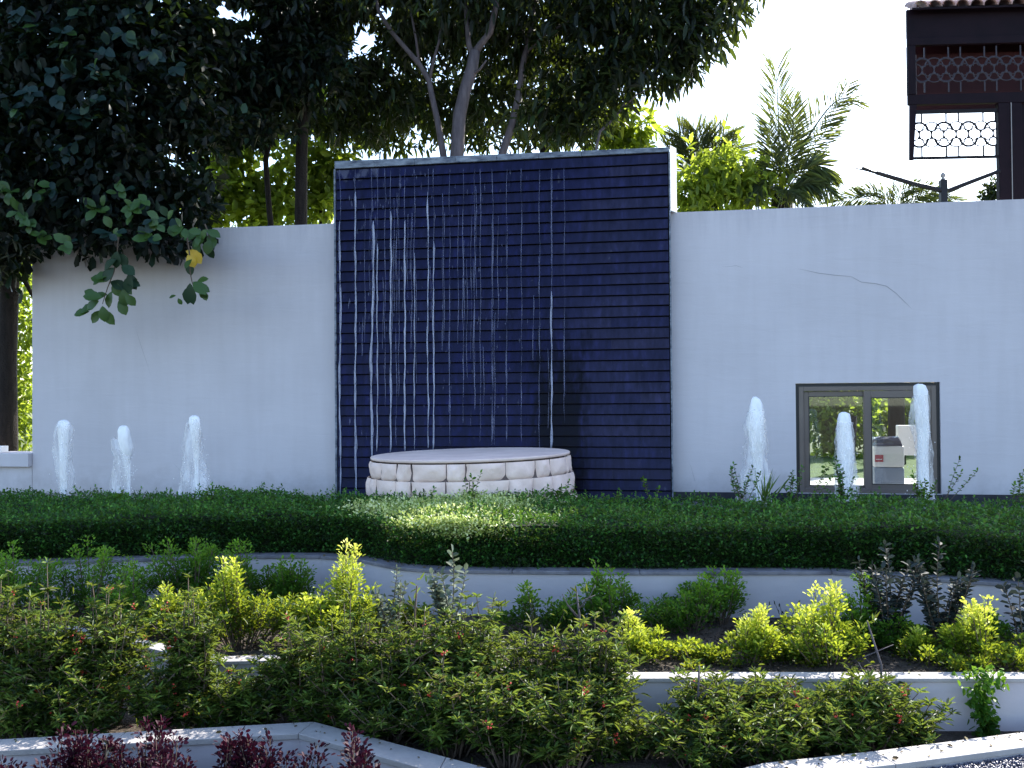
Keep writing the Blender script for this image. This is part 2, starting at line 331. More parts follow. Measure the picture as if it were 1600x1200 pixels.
def leaf_obj(name, parts, mat, parent=None, base=None, kind='stuff'):
    V = np.concatenate([p[0] for p in parts]); T = np.concatenate([p[2] for p in parts])
    off = 0; Q = []
    for p in parts: Q.append(p[1] + off); off += len(p[0])
    Q = np.concatenate(Q).astype(np.int32)
    if base is not None: V = V - np.array(base)
    me = bpy.data.meshes.new(name); me.vertices.add(len(V)); me.vertices.foreach_set('co', V.astype(np.float32).ravel())
    me.loops.add(Q.size); me.loops.foreach_set('vertex_index', Q.ravel())
    me.polygons.add(len(Q)); me.polygons.foreach_set('loop_start', np.arange(0, Q.size, 4, dtype=np.int32))
    me.update(calc_edges=True)
    a = me.attributes.new('tint', 'FLOAT', 'POINT'); a.data.foreach_set('value', np.clip(T, 0, 1).astype(np.float32))
    me.materials.append(mat)
    o = bpy.data.objects.new(name, me); col.objects.link(o)
    if parent is not None: o.parent = parent
    if kind: o['kind'] = kind
    return o
def clump_points(rng, clumps, n, shell=.55):
    """clumps: (center Vector, rx, ry, rz). Points biased to a shell, with own outward direction."""
    C = np.array([list(c[0]) for c in clumps]); R = np.array([[c[1],c[2],c[3]] for c in clumps])
    vol = R.prod(1) ** (2/3); idx = rng.choice(len(C), n, p=vol/vol.sum())
    d = rng.normal(size=(n,3)); d /= np.linalg.norm(d, axis=1)[:,None]
    r = (shell + (1-shell) * rng.random(n)) * (1 + .12 * rng.normal(size=n))
    inner = rng.random(n) < .3; r[inner] *= rng.random(inner.sum())
    return C[idx] + d * R[idx] * r[:,None], d
def cluster_leaves(rng, pts, outd, per, L, W, spread=.12, shape='lens', droop_dir=-.3, fold=.2, droop=.1, keep=None):
    """groups of leaves at each point pointing outward + down"""
    n = len(pts); P0 = np.repeat(pts, per, 0) + rng.normal(size=(n*per,3)) * spread
    D = np.repeat(outd, per, 0) * .5 + rng.normal(size=(n*per,3)) * .7 + np.array([0,0,droop_dir])
    tn = np.repeat(rng.random(n), per) * .6 + rng.random(n*per) * .4
    sz = rng.uniform(.65, 1.15, n*per)
    if keep is not None:
        k = keep(P0); P0, D, tn, sz = P0[k], D[k], tn[k], sz[k]
    return leaf_arrays(rng, P0, D, L*sz, W*sz, fold, shape, droop, tint=tn)
def project(Pw):
    r = Pw - np.array(C_O); f = r @ np.array(C_F)
    return 800 + F_PX * (r @ np.array(C_R)) / f, 600 - F_PX * (r @ np.array(C_U)) / f
HOLES = [(378,22,34,16),(395,55,22,12),(352,8,20,10),(430,70,14,12),(570,58,22,30),(548,80,14,12),(600,20,16,16),(420,160,10,8),(505,140,8,20),(445,235,9,14),(695,160,14,9),(650,205,8,14),(800,160,10,8),(930,70,14,8),(740,125,10,10),(330,140,10,8),(250,140,7,5),(480,60,8,10),(620,110,8,8),(840,130,8,8),(880,60,8,10),(1010,60,9,7)]
def holes(x, y):
    ok = np.ones(len(x), bool); w = 1 + .35*np.sin(x*.31) + .3*np.sin(y*.43)
    for hx_, hy_, a_, b_ in HOLES: ok &= ((x-hx_)/a_)**2 + ((y-hy_)/b_)**2 > w
    return ok
_lm = {}
def single_leaf_mesh(kind, mat):
    key = (kind, mat.name)
    if key in _lm: return _lm[key]
    rng = np.random.default_rng(len(_lm) + 3)
    sh = [(0,0),(.12,.12),(.34,.27),(.60,.34),(.82,.23),(1,0)] if kind == 'broad' else [(0,0),(.2,.16),(.45,.22),(.72,.15),(1,0)]
    v = []; f = []
    for i,(x,w) in enumerate(sh):
        zz = -.22*x*x
        v += [(x, w, zz + .22*w), (x, 0, zz), (x, -w, zz + .22*w)]
    for i in range(len(sh)-1):
        a = i*3; f += [(a,a+1,a+4,a+3), (a+1,a+2,a+5,a+4)]
    me = bpy.data.meshes.new('leaf'); me.from_pydata(v, [], f); me.update()
    me.polygons.foreach_set('use_smooth', [True]*len(f))
    a = me.attributes.new('tint', 'FLOAT', 'POINT'); tv = rng.random(); a.data.foreach_set('value', [tv]*len(v))
    me.materials.append(mat); _lm[key] = me; return me
def single_leaf(me, parent, p, d, size, rnd):
    d = Vector(d).normalized(); up = Vector((rnd.gauss(0,.35), -1.2 + rnd.gauss(0,.35), .8))
    s = up.cross(d).normalized(); nn = d.cross(s)
    o = bpy.data.objects.new('leaf', me); col.objects.link(o); o.parent = parent
    mt = Matrix((d, s, nn)).transposed().to_4x4(); mt.translation = Vector(p) - parent['_b'] if False else Vector(p)
    o.matrix_local = mt @ Matrix.Scale(size, 4)
    return o

# =================================================================== GROUND, SKY SETTING
tag(MB().box(-150, 150, 9.0, 400, -.9, -.06).build('garden_ground', M['ground']), 'flat garden ground behind the white wall', kind='structure')
tag(MB().box(-150, 150, -150, 9.0, -1.2, -.86).build('ground', M['soil']), 'dark planting soil in front of the terraces', kind='structure')
g0 = WALL
def wall_strip(name, x0, x1, y0, y1, z0, z1, mat, label):
    pts = [WALL.w(x, y, 0) for x, y in ((x0,y0),(x1,y0),(x1,y1),(x0,y1))]
    return tag(MB().prism([(p.x,p.y) for p in pts], z0, z1).build(name, mat), label, kind='structure')
wall_strip('paving', -3, 8, .3, 3.2, -.3, -.03, M['paving'], 'pale paving just behind the window in the white wall')
wall_strip('lawn', -3, 12, 3.2, 9, -.3, -.035, M['lawn'], 'sunlit lawn beyond the pale paving')
# pool water between wall and hedge
pw = [WALL.w(-8, -.13, 0), WALL.w(9, -.13, 0), WALL.w(9, -1.9, 0), WALL.w(-8, -1.9, 0)]
tag(MB().prism([(p.x,p.y) for p in pw], -.4, 0).build('pool_water', M['water']), 'narrow fountain pool along the foot of the wall', kind='structure')

# =================================================================== MAIN WALLS
ZT = 3.19
# left white wall
uL0 = WALL.px(50, 600)[0]; uB0 = WALL.px(525, 500)[0]; uB1 = WALL.px(1047, 500)[0]
def wallthing(label, cat='wall', name='garden_wall'):
    return empty(name, WALL.o, -WALL.th, label=label, cat=cat)
wL = wallthing('plain white plastered garden wall behind three foam jets, overhung by dark leaves')
def taperbox(mb, x0, x1, y0, y1, z0, zt0, zt1):
    return mb.add([(x0,y0,z0),(x1,y0,z0),(x1,y1,z0),(x0,y1,z0),(x0,y0,zt0),(x1,y0,zt1),(x1,y1,zt1),(x0,y1,zt0)],
                  [(0,3,2,1),(4,5,6,7),(0,1,5,4),(1,2,6,5),(2,3,7,6),(3,0,4,7)])
zl0 = WALL.px(330, 355)[1]; zl1 = WALL.px(525, 349)[1]
taperbox(MB(), uL0, uB0, 0, .25, -.5, zl0, zl1).build('wall_body', M['wall'], wL, bevel=.008)
MB().box(uL0+.3, uB0-.02, -.03, -.002, -.05, WALL.px(300,776)[1]).build('skirting', M['poolrim'], wL)
# right white wall with window opening
wx0, wx1 = WALL.px(1244, 690)[0], WALL.px(1470, 690)[0]; wz1 = WALL.px(1350, 598)[1]; wz0 = WALL.px(1350, 771)[1]
xr1 = 8.5
zr0 = WALL.px(1050, 332)[1]; zr1v = WALL.px(1600, 311)[1]; ur = WALL.px(1600,311)[0]
zr1 = zr0 + (zr1v - zr0) * (xr1 - uB1) / (ur - uB1)
wR = wallthing('long white plastered wall with a thin crack and a brown sliding window low down')
mb = MB()
Y0, Y1, ZB = 0, .25, -.5
vv = []
def zt(x): return zr0 + (zr1 - zr0) * (x - uB1) / (xr1 - uB1)
for y in (Y0, Y1):
    vv += [(uB1,y,ZB),(wx0,y,ZB),(wx1,y,ZB),(xr1,y,ZB), (uB1,y,wz0),(wx0,y,wz0),(wx1,y,wz0),(xr1,y,wz0),
           (uB1,y,wz1),(wx0,y,wz1),(wx1,y,wz1),(xr1,y,wz1), (uB1,y,zt(uB1)),(wx0,y,zt(wx0)),(wx1,y,zt(wx1)),(xr1,y,zt(xr1))]
ff = []
for r in range(3):
    for c in range(3):
        if r == 1 and c == 1: continue
        a = r*4 + c; ff.append((a, a+1, a+5, a+4)); ff.append((16+a, 16+a+4, 16+a+5, 16+a+1))
for c in range(3): ff.append((12+c, 13+c, 29+c, 28+c)); ff.append((c, 16+c, 17+c, 1+c))
for r in range(3): ff.append((r*4, r*4+4, 20+r*4, 16+r*4)); ff.append((3+r*4, 19+r*4, 23+r*4, 7+r*4))
ff += [(5,9,25,21),(6,22,26,10),(9,10,26,25),(5,21,22,6)]
mb.add(vv, ff); mb.build('wall_body', M['wall'], wR)
MB().box(uB1+.02, wx0-.01, -.03, -.002, -.05, WALL.px(1150,769)[1]).box(wx1+.01, xr1, -.03, -.002, -.05, WALL.px(1150,769)[1]).build('skirting', M['poolrim'], wR)
crack = [(1248,420),(1262,423),(1280,427),(1305,430),(1330,432),(1346,441),(1368,443),(1385,447),(1400,458),(1412,470),(1424,482)]
cp = [WALL.px(*p) for p in crack]
for par, pl in ((wL, [(208,495),(214,520),(222,545),(233,578),(240,600)]), (wL, [(262,712),(275,728),(290,745),(297,752)]), (wR, [(1118,414),(1135,417),(1150,415),(1160,418)]), (wR, [(1072,712),(1080,730),(1086,752)])):
    MB().tube([(WALL.px(*q)[0], .0015, WALL.px(*q)[1]) for q in pl], [.001,.0022,.003,.0022,.001][:len(pl)], 5).build('crack', M['crack'], par)
MB().tube([(u, -.0005, z) for u, z in cp], [.001,.002,.003,.003,.002,.003,.004,.004,.003,.003,.001], 5).build('crack', M['crack'], wR)

# blue slate wall
wB = wallthing('tall dark blue slate tiled fountain wall with water trickling down its face', 'fountain wall', 'slate_wall')
PR = .16                                        # stands proud of the white walls
bu0 = WALL.px(525.5, 500, -PR)[0]; bu1 = WALL.px(1047, 500, -PR)[0]
zb0 = WALL.px(527, 262, -PR)[1]; zb1 = WALL.px(1043, 240, -PR)[1]
ztile = (zb0 + zb1) / 2
MB().box(bu0, bu1, -PR + .03, .30, -.5, ztile).build('wall_core', M['joint'], wB)
ROWS = 32; zbot = -.02; rh = (ztile - zbot) / ROWS; NC = 6; tw = (bu1 - bu0 - .02) / NC
_tm = {}
def tile_mesh(wd):
    k = round(wd, 3)
    if k not in _tm:
        g = .0004; h = rh - .014
        b_ = MB(); b_.add([(g,-.012,0),(wd-g,-.012,0),(wd-g,.03,0),(g,.03,0),(g,-.012,.006),(wd-g,-.012,.006),
                         (g,.011,h),(wd-g,.011,h),(wd-g,.03,h),(g,.03,h)],
                        [(0,3,2,1),(0,1,5,4),(4,5,7,6),(6,7,8,9),(1,2,8,7,5),(3,0,4,6,9)])
        me = bpy.data.meshes.new('slate_tile'); me.from_pydata(b_.v, [], b_.f); me.update(); me.materials.append(M['slate']); _tm[k] = me
    return _tm[k]
rnd = random.Random(4)
for r in range(ROWS):
    xs = [0] + ([tw*i for i in range(1, NC)] if r % 2 == 0 else [tw*(i+.5) for i in range(NC)]) + [tw*NC]
    for a, c in zip(xs[:-1], xs[1:]):
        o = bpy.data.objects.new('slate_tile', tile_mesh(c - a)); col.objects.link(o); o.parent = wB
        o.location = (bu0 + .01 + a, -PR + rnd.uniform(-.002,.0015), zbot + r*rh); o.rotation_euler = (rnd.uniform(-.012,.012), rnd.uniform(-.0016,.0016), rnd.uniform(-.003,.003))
zc0 = WALL.px(525, 252, -PR)[1]; zc1 = WALL.px(1045, 230, -PR)[1]
mb = MB(); xs = np.linspace(bu0 - .01, bu1 + .01, 9)
for i in range(8):
    za = zc0 + (zc1-zc0)*i/8; zb_ = zc0 + (zc1-zc0)*(i+1)/8
    mb = MB(); taperbox(mb, xs[i]+.001, xs[i+1]-.001, -PR-.012, .31, ztile+.002, za, zb_)
    mb.build('coping', M['slatecap'], wB, bevel=.006)
MB().box(bu0-.022, bu0-.0005, -PR-.006, .02, -.3, ztile).build('edge_trim', M['slatecap'], wB, bevel=.003)
MB().box(bu1+.0005, bu1+.016, -PR-.006, .02, -.3, ztile).build('edge_trim', M['slatecap'], wB, bevel=.003)
# splayed white end pier of the slate wall
MB().prism([(bu1+.018,-PR+.02),(bu1+.085,.02),(bu1+.085,.34),(bu1+.018,.34)], zr0-.002, zc1+.03).build('end_pier', M['white_trim'], wB)

# window
win = empty('sliding_window', WALL.w(wx0, .05, wz0), -WALL.th, label='brown aluminium sliding window with two glass sashes set low in the white wall', cat='window')
Wd, Hd = wx1 - wx0, wz1 - wz0
def frame_rect(x0, x1, z0, z1, t, y0, y1, tb=None):
    tb = t if tb is None else tb
    return MB().box(x0, x0+t, y0, y1, z0, z1).box(x1-t, x1, y0, y1, z0, z1).box(x0+t, x1-t, y0, y1, z1-t, z1).box(x0+t, x1-t, y0, y1, z0, z0+tb)
frame_rect(.003, Wd-.003, .003, Hd-.003, .035, -.02, .10).build('shadow_gap', M['seal'], win)
frame_rect(.036, Wd-.036, .0, Hd-.036, .05, -.035, .09).build('outer_frame', M['alu'], win, bevel=.004)
mid = WALL.px(1360, 690)[0] - wx0
s1 = frame_rect(.088, mid+.0, .02, Hd-.088, .055, 0.0, .035).build('sash', M['alu'], win, bevel=.004)
MB().box(.143, mid-.055, .012, .018, .075, Hd-.143).build('pane', M['glass'], s1)
frame_rect(.141, mid-.053, .073, Hd-.141, .008, -.003, .03).build('gasket', M['seal'], s1)
s2 = frame_rect(mid-.06, Wd-.088, .021, Hd-.087, .075, -.032, -.004).build('sash', M['alu'], win, bevel=.004)
MB().box(mid+.015, Wd-.163, -.024, -.018, .096, Hd-.162).build('pane', M['glass'], s2)
frame_rect(mid+.013, Wd-.161, .094, Hd-.16, .009, -.034, -.01).build('gasket', M['seal'], s2)
MB().box(-.06, Wd+.06, -.10, -.053, -.06, -.004).build('sill', M['poolrim'], win, bevel=.004)

# bin and board behind the window
def on_plane(px, py, off): 
    u, z = WALL.px(px, py, off); return u, z
b0, zt_ = on_plane(1366, 690, .7); b1, zb_ = on_plane(1413, 700, .7); zbt = on_plane(1390, 684, .7)[1]; zm1 = on_plane(1390, 697, .7)[1]; zm2 = on_plane(1390, 730, .7)[1]
bc = WALL.w((b0+b1)/2, .9, -.03); bw = (b1-b0)/2
bn = empty('litter_bin', bc, -WALL.th, label='white and blue grey litter bin with a red sticker, seen through the window', cat='bin')
MB().box(-bw, bw, -.2, .2, 0, zm2+.03-.002).build('lower_body', M['bingrey'], bn, bevel=.02)
MB().box(-bw*1.0, bw*1.0, -.205, .205, zm2+.03, zm1+.03).build('upper_body', M['binwhite'], bn, bevel=.015)
mb = MB(); rr_ = random.Random(2); k = 14
ring = []
for j in range(k):
    a = 2*PI*j/k; cx = max(-1, min(1, 1.35*math.cos(a))) * bw; cy = max(-1, min(1, 1.35*math.sin(a))) * .2; ring.append((cx, cy))
lv = [(zm1+.032, 1.0), (zm1+.06, .97), (zbt+.0, .93), (zbt+.03, .8), (zbt+.0, .5)]
vv = [(x*s_+rr_.uniform(-.01,.01), y*s_+rr_.uniform(-.01,.01), z+rr_.uniform(-.015,.015)*(i>0)) for i,(z,s_) in enumerate(lv) for x,y in ring]
ff = [(i*k+j, i*k+(j+1)%k, (i+1)*k+(j+1)%k, (i+1)*k+j) for i in range(4) for j in range(k)] + [tuple(4*k+j for j in range(k))]
mb.add(vv, ff); mb.build('liner', M['binbag'], bn)
MB().box(-bw*.98, -bw*.42, -.214, -.207, (zm1+zm2)/2-.03, (zm1+zm2)/2+.05).build('sticker', M['binlabel'], bn)
MB().box(-bw*.92, -bw*.50, -.2165, -.2145, (zm1+zm2)/2-.005, (zm1+zm2)/2+.005).build('sticker_stripe', M['binwhite'], bn)
q0, qz = on_plane(1405, 665, 1.3); q1, qz2 = on_plane(1441, 712, 1.3)
bd = empty('planter_box', WALL.w((q0+q1)/2, 1.4, -.03), -WALL.th, label='pale grey panel box standing behind the litter bin, seen through the window', cat='box')
MB().box(-(q1-q0)/2, (q1-q0)/2, -.04, .1, qz2+.03, qz+.03).build('panel', M['binwhite'], bd, bevel=.01)
for s_ in (-1, 1): MB().box(s_*(q1-q0)*.42-.015, s_*(q1-q0)*.42+.015, 0, .05, 0, qz2+.028).build('leg', M['bingrey'], bd)

# low wall on the far left
lo0 = WALL.px(-260, 720)[0]
lw = empty('low_wall', WALL.o, -WALL.th, label='low white parapet wall with thick flat coping, joining the end of the tall wall', cat='wall')
zc_t = WALL.px(25, 708)[1]; zc_b = WALL.px(25, 729)[1]
MB().box(lo0, uL0-.003, .0, .35, -.5, zc_b).build('wall_body', M['wall'], lw)
MB().box(lo0, uL0-.003, -.07, .42, zc_b+.001, zc_t).build('coping', M['wall'], lw, bevel=.006)
blk = WALL.px(-14, 702, .1); blk1 = WALL.px(5, 697, .1)
tag(MB().box(blk[0]-.2, blk1[0], .05, .2, zc_t+.001, blk1[1]).build('coping_block', M['white_trim'], None, bevel=.006), 'small white block sitting on the low parapet wall', 'block')
o = bpy.data.objects['coping_block']; o.location = WALL.o; o.rotation_euler = (0,0,-WALL.th)

# pool edge behind the hedge
tag(MB().box(-8, 9, -2.05, -1.9, -.4, .03).build('pool_kerb', M['poolrim']), 'dark stone kerb of the fountain pool behind the hedge', kind='structure')
o = bpy.data.objects['pool_kerb']; o.location = WALL.o; o.rotation_euler = (0,0,-WALL.th)

# =================================================================== STONE BASIN
bcx = (P(582,713,9.75) + P(892,703,9.75)) / 2
BR = (P(892,703,9.75) - P(582,713,9.75)).length / 2
wp = WALL.w(WALL.px(740,700)[0], 0, 0)
bas = empty('stone_basin', (bcx.x, bcx.y, 0), 0, label='round pinkish stone basin with scalloped stone courses standing before the slate wall', cat='basin')
bas.rotation_euler = (0, -math.radians(1.1), 0)
RIMZ = bcx.z
mb = MB()
def ring_loft(prof, n=72):
    mb_ = MB(); vv = []
    for r_, z_ in prof:
        vv += [(r_*math.cos(2*PI*j/n), r_*math.sin(2*PI*j/n), z_) for j in range(n)]
    ff = [(i*n+j, i*n+(j+1)%n, (i+1)*n+(j+1)%n, (i+1)*n+j) for i in range(len(prof)-1) for j in range(n)]
    ff.append(tuple(range(n-1,-1,-1))); ff.append(tuple((len(prof)-1)*n+j for j in range(n)))
    return mb_.add(vv, ff)
ring_loft([(BR-.02,RIMZ-.034),(BR-.004,RIMZ-.028),(BR,RIMZ-.02),(BR,RIMZ-.010),(BR-.006,RIMZ-.002),(BR-.016,RIMZ)]).build('top_slab', M['stonecap'], bas)
ring_loft([(BR+.030,-.3),(BR+.004,RIMZ-.35),(BR-.022,RIMZ-.06)]).build('core', M['stonegap'], bas)
ring_loft([(BR-.05,RIMZ-.06),(BR-.045,RIMZ-.035)]).build('slab_joint', M['slabjoint'], bas)
def stone_mesh(a0, a1, z0, z1, R, seed):
    rg = random.Random(seed); nu, nv = 12, 9; vv = []
    ph = rg.uniform(0, 6); bl = rg.uniform(.020,.034)
    for i in range(nv+1):
        t_ = i/nv
        for j in range(nu+1):
            s_ = j/nu; sx_ = 2*s_-1; sy = 2*t_-1
            inset = max(0, -sy)**4 * .20               # scalloped lower corners
            ang = (a0+a1)/2 + (a1-a0)/2 * sx_ * (1-inset)
            ex = (1-abs(sx_)**4); ey = (1-abs(sy)**4 if sy < 0 else 1-.55*abs(sy)**3)
            bulge = bl * (max(0,ex)*max(0,ey))**.5 + .010*math.sin(3.5*s_+ph)*math.sin(4*t_+ph) + .004*math.sin(11*s_+ph*3)*math.sin(7*t_+ph) + (.010*math.exp(-((s_-.5)/.12)**2 - ((t_-.72)/.1)**2) if seed%3==0 else 0)
            zz = z0 + (z1-z0)*t_ - (z1-z0)*.07*(1-sx_*sx_)*max(0,-sy)
            rad = R(zz) + bulge
            vv.append((rad*math.sin(ang), -rad*math.cos(ang), zz))
    ff = [(i*(nu+1)+j, i*(nu+1)+j+1, (i+1)*(nu+1)+j+1, (i+1)*(nu+1)+j) for i in range(nv) for j in range(nu)]
    return vv, ff
rnd = random.Random(11)
courses = [(RIMZ-.205, RIMZ-.042, BR-.015), (RIMZ-.400, RIMZ-.200, BR+.012), (RIMZ-.63, RIMZ-.40, BR+.035)]
for ci, (z0, z1, R0) in enumerate(courses):
    a = -PI + .1 + ci*.1
    while a < PI - .12:
        da = rnd.uniform(.17, .38); a1 = min(a+da, PI+.1)
        vv, ff = stone_mesh(a+.003, a1-.003, z0, z1, lambda z, R0=R0: R0, rnd.randint(0, 999))
        MB().add(vv, ff).build('stone', M['stone'], bas, smooth=True)
        a = a1

# =================================================================== WATER TRICKLES ON THE SLATE
TR = [ # px, y0, y1, width px, faint, label bit
 (532,345,772,4,0,'thick trickle hugging the left edge of the slate wall'),
 (556,300,776,4.2,0,'long bright trickle second in from the left edge of the slate wall'),
 (581,345,768,5,0,'widest bright trickle falling just past the left end of the stone basin'),
 (590,380,705,2.6,0,'thin trickle hard beside the widest bright one above the basin end'),
 (611,330,706,4,0,'bright wavering trickle landing near the left end of the basin slab'),
 (602,470,635,1.6,1,'short faint thread between the two brightest trickles'),
 (633,345,704,3.8,0,'kinked trickle that swells halfway down, above the left third of the basin'),
 (624,400,620,1.6,1,'faint thread merging into the kinked trickle'),
 (648,395,702,2.3,0,'thin straight trickle between the kinked one and the close pair'),
 (669,300,700,2.8,0,'left trickle of the close pair above the basin'),
 (678,378,702,3,0,'right trickle of the close pair above the basin'),
 (703,430,695,2.2,1,'faint straight trickle just past the close pair'),
 (724,430,660,2,1,'faint broken trickle above the middle of the basin'),
 (742,330,640,2.4,1,'faint trickle with a bent foot above the middle of the basin'),
 (751,545,690,1.8,1,'short low film streak above the middle of the basin'),
 (770,330,688,4.5,1,'broad pale film streak above the right half of the basin'),
 (792,360,690,3,1,'narrow film streak beside the broad pale one'),
 (815,470,690,1.6,1,'barely visible thread between film streak and the right hand trickles'),
 (843,400,700,2.2,1,'thin broken trickle left of the black soaked patch'),
 (862,345,412,3,1,'short drip high above the last bright trickle'),
 (862,455,700,3.6,0,'lone bright trickle on the black soaked patch near the right end of the basin'),
 (882,560,660,1.6,1,'faint drip just beyond the lone bright trickle'),
]
rnd = random.Random(8)
for px, y0, y1, wpx, faint, lab in TR:
    k = int((y1-y0)/11)+2; pts = []; rad = []; ph = rnd.uniform(0,6); amp = rnd.uniform(.3,.9) if not faint else .4
    for i in range(k):
        t_ = i/(k-1); py = y0 + (y1-y0)*t_
        x = px + amp*math.sin(py/38+ph) + .4*math.sin(py/11+ph*2) + rnd.uniform(-.25,.25) + (4 if px in (581,) and t_<.5 else 0)*(1-2*t_)
        u, z = WALL.px(x, py, -PR); pts.append((u, -PR-.014, z)); rad.append(wpx/2/137*.85*(.45+.45*abs(math.sin(py/31+ph))**2+rnd.uniform(-.15,.45)))
    rad[0] *= .3; rad[-1] *= .8
    b_ = pts[-1]
    mb = MB().tube([(p[0]-b_[0], 0, p[2]-b_[2]) for p in pts], rad, 6)
    mb.v = [(x, y*.35, z) for x,y,z in mb.v]
    o = mb.build('water_trickle', M['trickle_faint'] if faint else M['trickle'], None, smooth=True)
    o.location = WALL.w(*b_); o.rotation_euler = (0,0,-WALL.th)
    tag(o, lab, 'water trickle', 'water trickles running down the slate wall')
# droplets and small splashes clinging to the slate
mb = MB()
for i in range(170):
    px = rnd.triangular(535, 880, 560); py = rnd.uniform(270, 690) if rnd.random()<.8 else rnd.uniform(265,330)
    h = rnd.uniform(3, 14); w_ = rnd.uniform(.5, 1.3)
    u, z = WALL.px(px, py, -PR); z2 = WALL.px(px, py+h, -PR)[1]; ww = w_/137
    mb.add([(u,-PR-.017,z2),(u+ww,-PR-.015,(z+z2)/2),(u,-PR-.016,z),(u-ww,-PR-.015,(z+z2)/2),(u,-PR-.021,(z+z2)/2-.005)],
           [(0,1,4),(1,2,4),(2,3,4),(3,0,4)])
o = mb.build('water_droplets', M['trickle_faint'], None, smooth=True); o.location = WALL.o; o.rotation_euler = (0,0,-WALL.th)
tag(o, 'small droplets and drips clinging to the slate tiles', 'droplets', kind='stuff')

rnd = random.Random(77); mb = MB()
tops = [t_[0] for t_ in TR]
for i in range(56):
    px = rnd.triangular(536, 880, 600); y0 = rnd.uniform(290, 560); y1 = min(695, y0 + rnd.uniform(60, 260))
    if i < len(tops): px = tops[i]; y0 = 264; y1 = TR[i][1] + 60; k = 10; ph = rnd.uniform(0,6)
    pts = []
    for j in range(k):
        py = y0 + (y1-y0)*j/(k-1); u, z = WALL.px(px + .8*math.sin(py/21+ph) + rnd.uniform(-.3,.3), py, -PR); pts.append((u, (-PR-.013)/.35, z))
    mb.tube(pts, [rnd.uniform(.003,.007) for _ in range(k)], 5)
mb.v = [(x, y*.35, z) for x,y,z in mb.v]
o = mb.build('water_film', M['trickle_faint'], None, smooth=True); o.location = WALL.o; o.rotation_euler = (0,0,-WALL.th)
tag(o, 'thin faint rivulets spread over the wet part of the slate', 'water', kind='stuff')

# =================================================================== FOAM JETS
def blob(prof, d, seed, rough=.10, n=18, depth=.9):
    """prof: (py, px left, px right) rows -> closed lumpy surface"""
    rg = random.Random(seed); vv = []; sub = []
    for (a, b_) in zip(prof[:-1], prof[1:]):
        m_ = max(1, int(abs(b_[0]-a[0])/5))
        for i in range(m_): t_ = i/m_; sub.append(tuple(a[k]+(b_[k]-a[k])*t_ for k in range(3)))
    sub.append(prof[-1]); ph = [rg.uniform(0,6.28) for _ in range(6)]
    for r_, (py, xl, xr) in enumerate(sub):
        c = P((xl+xr)/2, py, d); h = max(.002, (xr-xl)/2/F_PX*d)
        for j in range(n):
            a = 2*PI*j/n
            f = 1 + rough*(math.sin(3*a+ph[0]+py*.06)+.7*math.sin(5*a+ph[1]-py*.11)+.5*math.sin(9*a+ph[2]+py*.21)) + rg.uniform(-rough,rough)*.5
            vv.append((c.x+h*f*math.cos(a), c.y+h*f*depth*math.sin(a), c.z+rg.uniform(-.004,.004)))
    k = len(sub)
    ff = [(i*n+j, (i+1)*n+j, (i+1)*n+(j+1)%n, i*n+(j+1)%n) for i in range(k-1) for j in range(n)]
    ff.append(tuple(range(n))); ff.append(tuple((k-1)*n+j for j in range(n-1,-1,-1)))
    return MB().add(vv, ff)
JETS = [
 ('foam jet nearest the end of the white wall, with a hooded veil on both sides', 9.9, 100,
  [(656,97,103),(658,93,107),(664,91,110),(675,91,109),(700,93,107),(730,94,106),(760,95,105),(800,96,103)],
  [(659,92,108),(668,88,112),(685,86,114),(700,85,113),(720,86,112),(745,88,114),(765,93,112),(785,97,108)]),
 ('foam jet with a small second lobe leaning off its side', 9.9, 196,
  [(665,190,197),(667,187,200),(673,185,203),(688,185,205),(704,188,207),(716,191,204),(730,196,204),(760,199,204),(800,200,204)],
  [(683,178,181),(688,173,186),(697,174,190),(705,176,200),(715,181,204),(740,177,204),(760,173,203),(783,170,205)]),
 ('tallest of the three foam jets before the overhung wall, with a drooping side veil', 9.8, 306,
  [(649,301,307),(652,297,312),(660,296,314),(680,299,314),(700,302,312),(730,304,310),(770,305,310),(800,305,311)],
  [(655,296,314),(668,291,315),(690,287,315),(715,285,316),(735,284,322),(755,284,330),(775,283,334)]),
 ('foam jet standing alone between the slate wall and the window', 9.4, 1181,
  [(620,1177,1182),(624,1174,1187),(632,1172,1191),(650,1168,1194),(668,1167,1195),(690,1170,1195),(710,1173,1192),(740,1180,1190),(790,1183,1189)],
  [(640,1170,1193),(665,1165,1198),(690,1165,1199),(715,1162,1196),(740,1158,1200),(765,1156,1204),(785,1156,1206)]),
 ('short rounded foam jet in front of the left sash of the window', 9.3, 1322,
  [(644,1315,1321),(647,1310,1327),(655,1308,1329),(675,1308,1330),(700,1309,1334),(722,1309,1334),(745,1309,1332),(770,1312,1330),(795,1316,1326)],
  [(660,1307,1331),(700,1306,1335),(735,1305,1338),(765,1304,1340),(785,1306,1338)]),
 ('tallest foam jet, rising in front of the right sash of the window', 9.2, 1440,
  [(600,1432,1441),(603,1428,1446),(612,1427,1449),(630,1428,1449),(650,1430,1450),(680,1434,1452),(710,1434,1450),(740,1434,1450),(770,1436,1452),(795,1437,1450)],
  [(618,1426,1450),(635,1423,1450),(655,1421,1452),(680,1428,1454),(710,1432,1456),(740,1433,1456),(770,1434,1460),(785,1433,1462)]),
]
